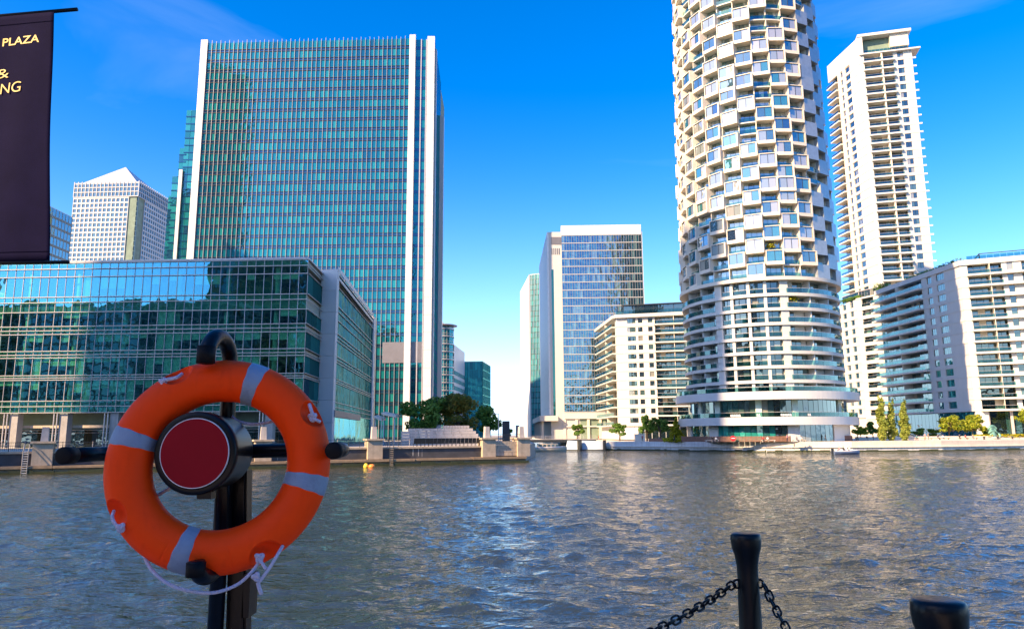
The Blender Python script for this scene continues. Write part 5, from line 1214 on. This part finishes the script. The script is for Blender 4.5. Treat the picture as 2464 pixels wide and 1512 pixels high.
b = MB(); b.tube([(Xh, 2.39, tip.z-.002), (Xh, 2.39, tip.z+.055)], rT+.003, 18); b.build('hook_sleeve', 'black_rubber', ST_, True)
a0, a1, c0_, c1_ = atY(518, 1330, 2.58), atY(548, 1330, 2.58), atY(520, 1165, 2.58), atY(547, 1165, 2.58)
b = MB(); b.hexa([(a0.x, 2.575, a0.z), (a1.x, 2.575, a0.z), (a1.x, 2.62, a0.z), (a0.x, 2.62, a0.z), (c0_.x, 2.575, c0_.z), (c1_.x, 2.575, c0_.z), (c1_.x, 2.62, c0_.z), (c0_.x, 2.62, c0_.z)]); b.build('front_bar', 'black_paint', ST_)
pB = atY(578, 1300, 2.67); zb0 = CAMZ-1.68; g0, g1, h0, h1 = atY(545, 1512, 2.63), atY(592, 1512, 2.63), atY(557, 1130, 2.63), atY(594, 1130, 2.63)
def post_piece(fa, fb, ya, yb, nm):
    m_ = (h0.z-zb0)/(h0.z-g0.z); X_ = lambda t, top: (h0.x+(h1.x-h0.x)*t) if top else (h0.x+(h1.x-h0.x)*t)+((g0.x+(g1.x-g0.x)*t)-(h0.x+(h1.x-h0.x)*t))*m_
    b.hexa([(X_(fa, 0), ya, zb0), (X_(fb, 0), ya, zb0), (X_(fb, 0), yb, zb0), (X_(fa, 0), yb, zb0), (X_(fa, 1), ya, h0.z), (X_(fb, 1), ya, h0.z), (X_(fb, 1), yb, h0.z), (X_(fa, 1), yb, h0.z)])
b = MB(); post_piece(0, 1, 2.63, 2.68, 0); post_piece(.02, .12, 2.62, 2.63, 0); post_piece(.80, .88, 2.62, 2.63, 0); b.build('post', 'black_paint', ST_)
pK = atY(604, 1425, 2.67); b = MB(); b.box(pK.x-.012, pK.x+.012, 2.62, 2.70, pK.z-.07, pK.z+.07); b.build('bracket', 'black_paint', ST_)
# round housing
cF = atY(469, 1089, 2.36); rD = .131
def ylathe(prof, cx, cz, seg=64):   # prof: (r, y)
    mb = MB(); n = len(prof); vs = [(cx+r*math.cos(2*math.pi*k/seg), y, cz+r*math.sin(2*math.pi*k/seg)) for r, y in prof for k in range(seg)]
    fs = [(i*seg+k, (i+1)*seg+k, (i+1)*seg+(k+1) % seg, i*seg+(k+1) % seg) for i in range(n-1) for k in range(seg)]
    fs += [tuple(range(seg)), tuple((n-1)*seg+k for k in range(seg-1, -1, -1))]
    mb.add(vs, fs); return mb
b = ylathe([(rD-.022, 2.362), (rD-.004, 2.356), (rD, 2.366), (rD, 2.40), (rD-.006, 2.404), (rD-.008, 2.41), (rD-.010, 2.54), (rD-.02, 2.552), (.03, 2.555)], cF.x, cF.z); o = b.build('housing', 'black_paint', ST_, True, fix=True)
b = ylathe([(rD-.024, 2.3555), (rD-.0225, 2.3537), (rD-.0212, 2.3555), (rD-.0212, 2.362), (rD-.024, 2.362)], cF.x, cF.z); b.build('white_ring', 'white_trim', o, True, fix=True)
b = ylathe([(rD-.024, 2.3575), (rD-.024, 2.3545), (.001, 2.3545)][::-1]+[], cF.x, cF.z); b.build('red_disc', 'red_disc', o, False, fix=True)
b = MB(); b.box(cF.x+.01, cF.x+.055, 2.37, 2.41, cF.z-rD-.012, cF.z-rD+.01); b.build('catch', 'black_paint', o)
# cross bar with forward pegs
zL, zR = atY(155, 1095, 2.36).z, atY(803, 1083, 2.41).z
xL, xR = atY(155, 1095, 2.36).x, atY(803, 1083, 2.41).x
b = MB(); rb = .0245
b.tube([(xL, 2.355, zL), (xL, 2.53, zL), (xL+.012, 2.57, zL), (xL+.05, 2.595, zL), (Xh, 2.60, (zL+zR)/2), (xR-.05, 2.595, zR), (xR-.012, 2.57, zR), (xR, 2.53, zR), (xR, 2.405, zR)], rb, 18); b.build('cross_bar', 'black_paint', ST_, True)
for x, z, y in ((xL, zL, 2.353), (xR, zR, 2.402)):
    b = ylathe([(.001, y-.004), (rb-.002, y-.004), (rb+.003, y), (rb+.003, y+.05), (rb, y+.05)], x, z, 24); b.build('peg_cap', 'black_rubber', ST_, True, fix=True)
# bottom hook
t0 = atY(472, 1352, 2.30); bt = atY(478, 1418, 2.30)
pts = [(t0.x, 2.30, t0.z), (t0.x, 2.30, bt.z+.082)]
for k in range(0, 13):
    a = math.pi*k/12; pts.append((t0.x+.02*k/12, 2.30+.065*(1-math.cos(a)), bt.z+.028+.054-.054*math.sin(a)**.8 if 0 < k < 12 else bt.z+.082))
pts += [(t0.x+.03, 2.46, bt.z+.098), (Xh, 2.60, bt.z+.11)]
b = MB(); b.tube(pts, .0255, 18); b.build('bottom_hook', 'black_paint', ST_, True)
b = MB(); b.tube([(t0.x, 2.30, t0.z+.001), (t0.x, 2.30, t0.z-.040)], .0285, 18); b.build('hook_sleeve', 'black_rubber', ST_, True)
# ---- the ring
RB = root('life_ring', (RCN.x, RCN.y, RCN.z-Rm-rm), 'bright orange life ring with four grey bands hung on the black stand', 'life ring')
def ringP(phi, psi, r=rm): return RCN+RROT @ Vector(((Rm+r*math.cos(psi))*math.cos(phi), -r*math.sin(psi), (Rm+r*math.cos(psi))*math.sin(phi)))
POCK = [R_(a) for a in (29, 117.5, 208, 299)]
cut = [RCN+Vector(((Rm+.066)*math.cos(p), -.060, (Rm+.066)*math.sin(p))) for p in POCK]
NU, NV = 560, 120
ph = np.linspace(0, 2*np.pi, NU, endpoint=False); ps = np.linspace(0, 2*np.pi, NV, endpoint=False)
PH, PS_ = np.meshgrid(ph, ps, indexing='ij')
Rr = np.full_like(PH, rm)
def groove(p0, p1, s0, s1, wd=.0022, dep=.0022):   # outline of a rectangle pressed into the surface (phi range, psi range)
    a = (PH-p0)*Rm; c = (p1-PH)*Rm; e = (PS_-s0)*rm; g = (s1-PS_)*rm
    d = np.minimum(np.minimum(a, c), np.minimum(e, g)); return np.where(np.abs(d) < wd, dep*(1-np.abs(d)/wd), 0)
Rr -= groove(R_(221), R_(243), R_(18), R_(95)); Rr -= groove(R_(265), R_(281), R_(35), R_(100))
Xr = RCN.x+(Rm+Rr*np.cos(PS_))*np.cos(PH); Yr = RCN.y-Rr*np.sin(PS_); Zr = RCN.z+(Rm+Rr*np.cos(PS_))*np.sin(PH)
P = np.stack([Xr, Yr, Zr], -1)
for c in cut:
    c_ = np.array(c); axis = (np.array(c)-np.array(RCN)); 
    d = P-c_; sc3 = .054; dist = np.linalg.norm(d, axis=-1)
    f = np.clip(dist, 1e-5, None); ins_ = dist < sc3
    tgt = c_+d/f[..., None]*sc3
    P = np.where(ins_[..., None], tgt, P)
    lip = np.exp(-((dist-sc3)/.006)**2)*.0012*(dist >= sc3)
    nrm = np.stack([np.cos(PS_)*np.cos(PH), -np.sin(PS_), np.cos(PS_)*np.sin(PH)], -1)
    P = P+nrm*lip[..., None]
I = np.arange(NU*NV).reshape(NU, NV); I2 = np.roll(I, -1, 0); I3 = np.roll(I, -1, 1); I4 = np.roll(I2, -1, 1)
P = (P-np.array(RCN)) @ np.array(RROT).T+np.array(RCN)
me = bpy.data.meshes.new('ring_body'); wmx = WM[RB.name]; off = np.array(wmx.translation)
me.from_pydata((P.reshape(-1, 3)-off).tolist(), [], np.stack([I, I2, I4, I3], -1).reshape(-1, 4).tolist())
me.materials.append(M['orange']); me.polygons.foreach_set('use_smooth', [True]*len(me.polygons)); me.update()
bm = bmesh.new(); bm.from_mesh(me); bmesh.ops.recalc_face_normals(bm, faces=bm.faces); bm.to_mesh(me); bm.free()
o = bpy.data.objects.new('ring_body', me); link(o, RB, wmx)
for deg in (-13.5, 72, 164, 253):
    b = MB(); n1, n2 = 10, 56; vs = []
    for i in range(n1+1):
        for k in range(n2):
            hw = R_(5.6); rr = rm+.0016 if 0 < i < n1 else rm-.001
            vs.append(ringP(R_(deg)-hw+2*hw*i/n1+.004*math.sin(k*.9), 2*math.pi*k/n2, rr))
    fs = [(i*n2+k, i*n2+(k+1) % n2, (i+1)*n2+(k+1) % n2, (i+1)*n2+k) for i in range(n1) for k in range(n2)]
    b.add(vs, fs); b.build('reflective_band', 'tape', RB, True, fix=True)
def bez(pts, n=10):
    """smooth curve through points (Catmull-Rom)"""
    pts = [Vector(p) for p in pts]; q = [pts[0]*2-pts[1]]+pts+[pts[-1]*2-pts[-2]]; out = []
    for i in range(1, len(q)-2):
        for k in range(n):
            t = k/n; a, b_, c, d = q[i-1:i+3]
            out.append(.5*((2*b_)+(c-a)*t+(2*a-5*b_+4*c-d)*t*t+(3*b_-a-3*c+d)*t**3))
    return out+[pts[-1]]
RP_ = root('grab_rope', tuple(atY(500, 1424, 2.42)), 'pale lilac grab rope knotted into the hollows of the orange ring and looping below it', 'rope')
rr_ = .0052
def rope(name, pts, r=rr_): b = MB(); b.tube(bez(pts), r, 10); return b.build(name, 'rope', RP_, True)
def onring(px, py, Y):
    d = ray(px, py); t = (RCN-CAM).dot(RNY)/d.dot(RNY); return atY(px, py, (CAM+d*t).y+(Y-YR)*.9)
def q(px, py, Y): return tuple(onring(px, py, Y))
rope('rope_loop', [q(330, 1300, 2.46), q(345, 1332, 2.44), q(365, 1370, 2.42), q(405, 1403, 2.40), q(455, 1420, 2.385), q(515, 1424, 2.385), q(570, 1405, 2.39), q(605, 1375, 2.39), q(622, 1352, 2.39)])
rope('rope_end', [q(680, 1312, 2.40), q(668, 1332, 2.375), q(650, 1362, 2.37), q(630, 1390, 2.37), q(620, 1402, 2.37)])
rope('rope_end', [q(622, 1340, 2.385), q(632, 1356, 2.375), q(640, 1368, 2.372)])
rope('rope_tail', [q(620, 1400, 2.37), q(624, 1415, 2.37), q(629, 1428, 2.375)], .006)
def knot(px, py, Y, s, turn=0.):
    c = onring(px, py, Y); pts = []
    for k in range(29):
        t = 2*math.pi*k/28; x, z, y = (math.sin(t)+2*math.sin(2*t))*.33, (math.cos(t)-2*math.cos(2*t))*.33, -math.sin(3*t)*.4
        ca, sa = math.cos(turn), math.sin(turn); pts.append(c+Vector((x*ca-z*sa, y, x*sa+z*ca))*s)
    b = MB(); b.tube(pts, rr_, 8); b.build('knot', 'rope', RP_, True)
knot(624, 1340, 2.385, .013); knot(616, 1386, 2.368, .011, .6); knot(290, 1268, 2.388, .012, .3); knot(752, 1003, 2.395, .013, .2); knot(392, 917, 2.395, .010, .5)
rope('rope_end', [q(274, 1228, 2.41), q(270, 1242, 2.39), q(276, 1258, 2.385), q(288, 1270, 2.385)])
rope('rope_end', [q(744, 972, 2.405), q(748, 985, 2.392), q(753, 1000, 2.39)], .006)
rope('rope_end', [q(752, 1006, 2.39), q(762, 1010, 2.392), q(770, 1014, 2.40)], .0055)
rope('rope_end', [q(384, 918, 2.395), q(405, 912, 2.388), q(424, 908, 2.39), q(438, 899, 2.41)], .0062)
rope('rope_loop', [q(556, 1000, 2.58), q(572, 1012, 2.55), q(600, 1019, 2.53), q(630, 1018, 2.52), q(668, 1010, 2.51), q(700, 1000, 2.51)])
rope('rope_loop', [q(372, 1195, 2.52), q(390, 1184, 2.50), q(410, 1172, 2.50), q(440, 1155, 2.52)])

# ---- bollards and chain
BG = 'black bollards on our quay edge'
def bollard(px, py, Y, s, label):
    p = atY(px, py, Y); z0 = CAMZ-1.68; H = p.z-z0
    r = root('bollard', (p.x, Y, z0), label, 'bollard', BG)
    b = MB(); b.lathe([(.105*s, z0), (.105*s, z0+.04), (.072*s, z0+.07), (.066*s, z0+H-.40*s), (.062*s, z0+H-.26*s), (.064*s, z0+H-.19*s), (.074*s, z0+H-.13*s), (.088*s, z0+H-.085*s), (.092*s, z0+H-.04*s), (.090*s, z0+H-.012*s), (.082*s, z0+H-.002*s), (.05*s, z0+H+.003*s), (.01, z0+H+.004*s)], (p.x, Y), 40); b.build('shaft', 'black_paint', r, True)
    for sx in (-1, 1):
        b = MB(); c = Vector((p.x+sx*.072*s, Y, z0+H-.30*s)); b.tube([c+Vector((.02*math.cos(t)*sx, 0, .024*math.sin(t))) for t in grid(0, 2*math.pi, 14)], .007, 8); b.build('eye', 'black_paint', r, True)
    return p, z0+H-.30*s
B1_, e1 = bollard(1793, 1281, 4.70, 1.0, 'black flared bollard standing whole against the water with chains on both sides')
B2_, e2 = bollard(2256, 1440, 3.05, 1.12, 'black bollard head rising at the bottom right corner')
def stadium(L, wd, r):
    pts = []; hl = L/2-wd/2
    for k in range(9): a = -math.pi/2+math.pi*k/8; pts.append(Vector((hl+wd/2*math.cos(a), wd/2*math.sin(a), 0)))
    for k in range(9): a = math.pi/2+math.pi*k/8; pts.append(Vector((-hl+wd/2*math.cos(a), wd/2*math.sin(a), 0)))
    mb = MB(); n = len(pts); vs = []
    for i, p in enumerate(pts):
        t = (pts[(i+1) % n]-pts[i-1]).normalized(); x = Vector((0, 0, 1)); y = t.cross(x)
        vs += [p+(x*math.cos(a)+y*math.sin(a))*r for a in (0, 1.047, 2.094, 3.1416, 4.189, 5.236)]
    mb.add(vs, [(i*6+k, i*6+(k+1) % 6, ((i+1) % n)*6+(k+1) % 6, ((i+1) % n)*6+k) for i in range(n) for k in range(6)])
    return mb.mesh('chain_link', 'black_paint', True)
LK = stadium(.074, .042, .0068)
def chain(a, c, sag, label):
    a, c = Vector(a), Vector(c); N = 400; pts = [a.lerp(c, i/N)-Vector((0, 0, 4*sag*(i/N)*(1-i/N))) for i in range(N+1)]
    r = root('chain', tuple((a+c)/2-Vector((0, 0, sag))), label, 'chain', 'chains hung from the black bollards'); acc = 0; k = 0; pit = .058; nxt = pit/2
    for i in range(N):
        d = (pts[i+1]-pts[i]).length
        while acc+d >= nxt:
            p = pts[i].lerp(pts[i+1], (nxt-acc)/d); t = (pts[i+1]-pts[i]).normalized(); y = t.cross(Vector((0, 0, 1))).normalized(); z = t.cross(y)
            m = Matrix(((t.x, y.x, z.x, p.x), (t.y, y.y, z.y, p.y), (t.z, y.z, z.z, p.z), (0, 0, 0, 1))) @ Matrix.Rotation((math.pi/4 if k % 2 else -math.pi/4)+random.gauss(0, .12), 4, 'X')
            piece('chain_link', LK, r, m); k += 1; nxt += pit
        acc += d
chain((B1_.x-.09, 4.70, e1), (pB.x+.05, 2.68, CAMZ-.84), .20, 'black chain sagging left from the whole bollard towards the ring stand')
chain((B1_.x+.09, 4.68, e1), (B2_.x-.02, 3.14, e2), .30, 'black chain dropping right from the whole bollard')

# ---- banner
YB = 6.0
tipT = atY(186, 23, YB); inT = atY(-330, 68, YB); tipB = atY(166, 630, YB); inB = atY(-330, 636, YB)
BN = root('banner_post', (inT.x, YB, CAMZ-1.68), 'thin dark banner arms reaching in from a post beyond the left edge', 'banner post')
b = MB(); b.tube([(inT.x, YB, CAMZ-1.68), (inT.x, YB, inT.z+1.6)], [.07, .05], 14); b.build('post', 'black_paint', BN, True)
b = MB(); b.tube([inT, tipT], .017, 10); b.build('arm', 'black_paint', BN, True)
b = MB(); b.tube([inB, tipB], .014, 10); b.build('arm', 'black_paint', BN, True)
cT0, cT1 = atY(-300, 62, YB), atY(132, 27, YB); cB0, cB1 = atY(-300, 636, YB), atY(121, 627, YB)
def cloth(u, v): return cT0.lerp(cT1, u).lerp(cB0.lerp(cB1, u), v)+Vector((.004*math.sin(v*9), -.012-.022*math.sin(u*7+v*2.2)*math.sin(math.pi*v)**.7-.010*math.sin(u*23+v*3)*v*(1-v)*2, 0))
b = MB(); nu, nv = 44, 40; th = .003; vs = []
for s in (0, 1):
    for j in range(nv+1):
        for i in range(nu+1): vs.append(cloth(i/nu, j/nv)+Vector((0, s*th, 0)))
K = (nu+1)*(nv+1); id_ = lambda s, i, j: s*K+j*(nu+1)+i; fs = []
for j in range(nv):
    for i in range(nu):
        fs.append((id_(0, i, j+1), id_(0, i+1, j+1), id_(0, i+1, j), id_(0, i, j))); fs.append((id_(1, i, j), id_(1, i+1, j), id_(1, i+1, j+1), id_(1, i, j+1)))
for i in range(nu): fs += [(id_(0, i, 0), id_(0, i+1, 0), id_(1, i+1, 0), id_(1, i, 0)), (id_(0, i+1, nv), id_(0, i, nv), id_(1, i, nv), id_(1, i+1, nv))]
for j in range(nv): fs += [(id_(0, 0, j+1), id_(0, 0, j), id_(1, 0, j), id_(1, 0, j+1)), (id_(0, nu, j), id_(0, nu, j+1), id_(1, nu, j+1), id_(1, nu, j))]
b.add(vs, fs); BC = tag(b.build('banner', 'banner_cloth', smooth=True), 'dark navy cloth banner with gold lettering hanging at the left edge', 'banner')
b = MB(); 
for v in (.045, .965):
    p = [cloth(i/nu, v)+Vector((0, -.004, 0)) for i in range(nu+1)]; b.tube(p, .0022, 6)
b.build('hem', 'banner_cloth', BC, True)
def lettering(txt, px, py, px2, py2, hpx, bold):
    cu = bpy.data.curves.new('lettering', 'FONT'); cu.body = txt; cu.size = 1; cu.extrude = .0; cu.offset = bold
    ob = bpy.data.objects.new('tmp', cu); COL.objects.link(ob); dg = bpy.context.evaluated_depsgraph_get()
    me = bpy.data.meshes.new_from_object(ob.evaluated_get(dg), depsgraph=dg); bpy.data.objects.remove(ob)
    n = len(me.vertices); co = np.zeros(n*3); me.vertices.foreach_get('co', co); co = co.reshape(-1, 3)
    a, c = atY(px, py, YB), atY(px2, py2, YB); wd = (c-a); x0, x1 = co[:, 0].min(), co[:, 0].max(); hh = hpx/PF*YB*.97/.70
    faces_ = [tuple(p.vertices) for p in me.polygons]; vs = []
    for x, y, z in co:
        p = a+wd*((x-x0)/(x1-x0))+Vector((0, 0, 1))*y*hh
        # press on to the cloth
        best = (p.x-cT0.x)/(cT1.x-cT0.x); v = (cT0.lerp(cT1, best).z-p.z)/(cT0.lerp(cT1, best).z-cB0.lerp(cB1, best).z)
        vs.append((p.x, cloth(best, min(1, max(0, v))).y-.0018, p.z))
    mb = MB(); mb.add(vs, faces_); mb.build('lettering', 'gold', BC)
lettering('Y PLAZA', -24, 115, 97, 104, 22, .012)
lettering('&', -10, 190, 22, 188, 27, -.008)
lettering('NG', 1, 228, 53, 223, 30, -.006)

# ================================================================== buildings out of view: blocks mirrored in the glass, and towers added for shade
def city_block(name, label, x, y, wd, dp, h, rot, wallm, glassm, fh_, nb_, cat='office building', vert=False):
    r = root(name, (x, y, CAMZ-1.7), label, cat, None); c, s = math.cos(rot), math.sin(rot)
    P_ = [(x+c*a-s*d, y+s*a+c*d) for a, d in ((-wd/2, -dp/2), (wd/2, -dp/2), (wd/2, dp/2), (-wd/2, dp/2))]; z0 = CAMZ-1.7
    b = MB(); b.prism([(x+(px-x)*.98, y+(py-y)*.98) for px, py in P_], z0, z0+h-.4); b.build('body', glassm, r)
    n_ = int(h/fh_)
    b = MB()
    for i in range(n_): b.prism(P_, z0+i*fh_, z0+i*fh_+1.0)
    b.prism(P_, z0+h-1.2, z0+h); b.build('floor_band', wallm, r, kind='stuff')
    b = MB()
    for k in range(4):
        f_ = Face(P_[k], P_[(k+1) % 4]); m_ = max(2, int(f_.L/nb_))
        for q_ in range(m_+1): f_.box(b, f_.L*q_/m_-.25, f_.L*q_/m_+.25, -.6, .25, z0, z0+h+.3)
    b.build('pier', wallm, r, kind='stuff')
city_block('shade_tower', 'grey tower added far to the left beyond the frame to shade the low office block', -267, -49, 62, 34, 292, R_(38), 'grey_panel', 'glass_dark', 4, 6)  # unseen caster, height set to shade the office block and round tower's foot
city_block('shade_tower', 'second tower added beyond the left edge to shade the foot of the tall glass tower', -245, 119, 56, 34, 178, R_(38), 'grey_panel', 'glass_dark', 4, 6)  # unseen caster, added to shade the lower storeys of the glass tower
city_block('city_block', 'brown office block on the near bank behind the viewer at left', -147, -110, 44, 22, 90, R_(2), 'timber', 'glass_dark', 3.8, 4)
city_block('ring_shade_block', 'slim grey block added behind the viewer to shade the orange ring and bollards', -18.75, -11.7, 4.0, 3.2, 22, R_(38), 'concrete', 'grey_panel', 3.6, 3, 'tower')  # unseen, added to shade ring and bollards while the pavement stays sunlit
city_block('city_block', 'grey office block behind the viewer far left', -205, -62, 150, 24, 58, R_(0), 'stone', 'glass_dark', 3.6, 4)
city_block('city_block', 'low brick and glass block behind the viewer at right', 20, -80, 150, 24, 26, R_(-2), 'stone', 'glass_dark', 3.6, 4)
city_block('white_tower', 'slender white tower behind the viewer', -78, -112, 17, 17, 196, R_(45), 'white', 'glass_flat', 3.4, 3)
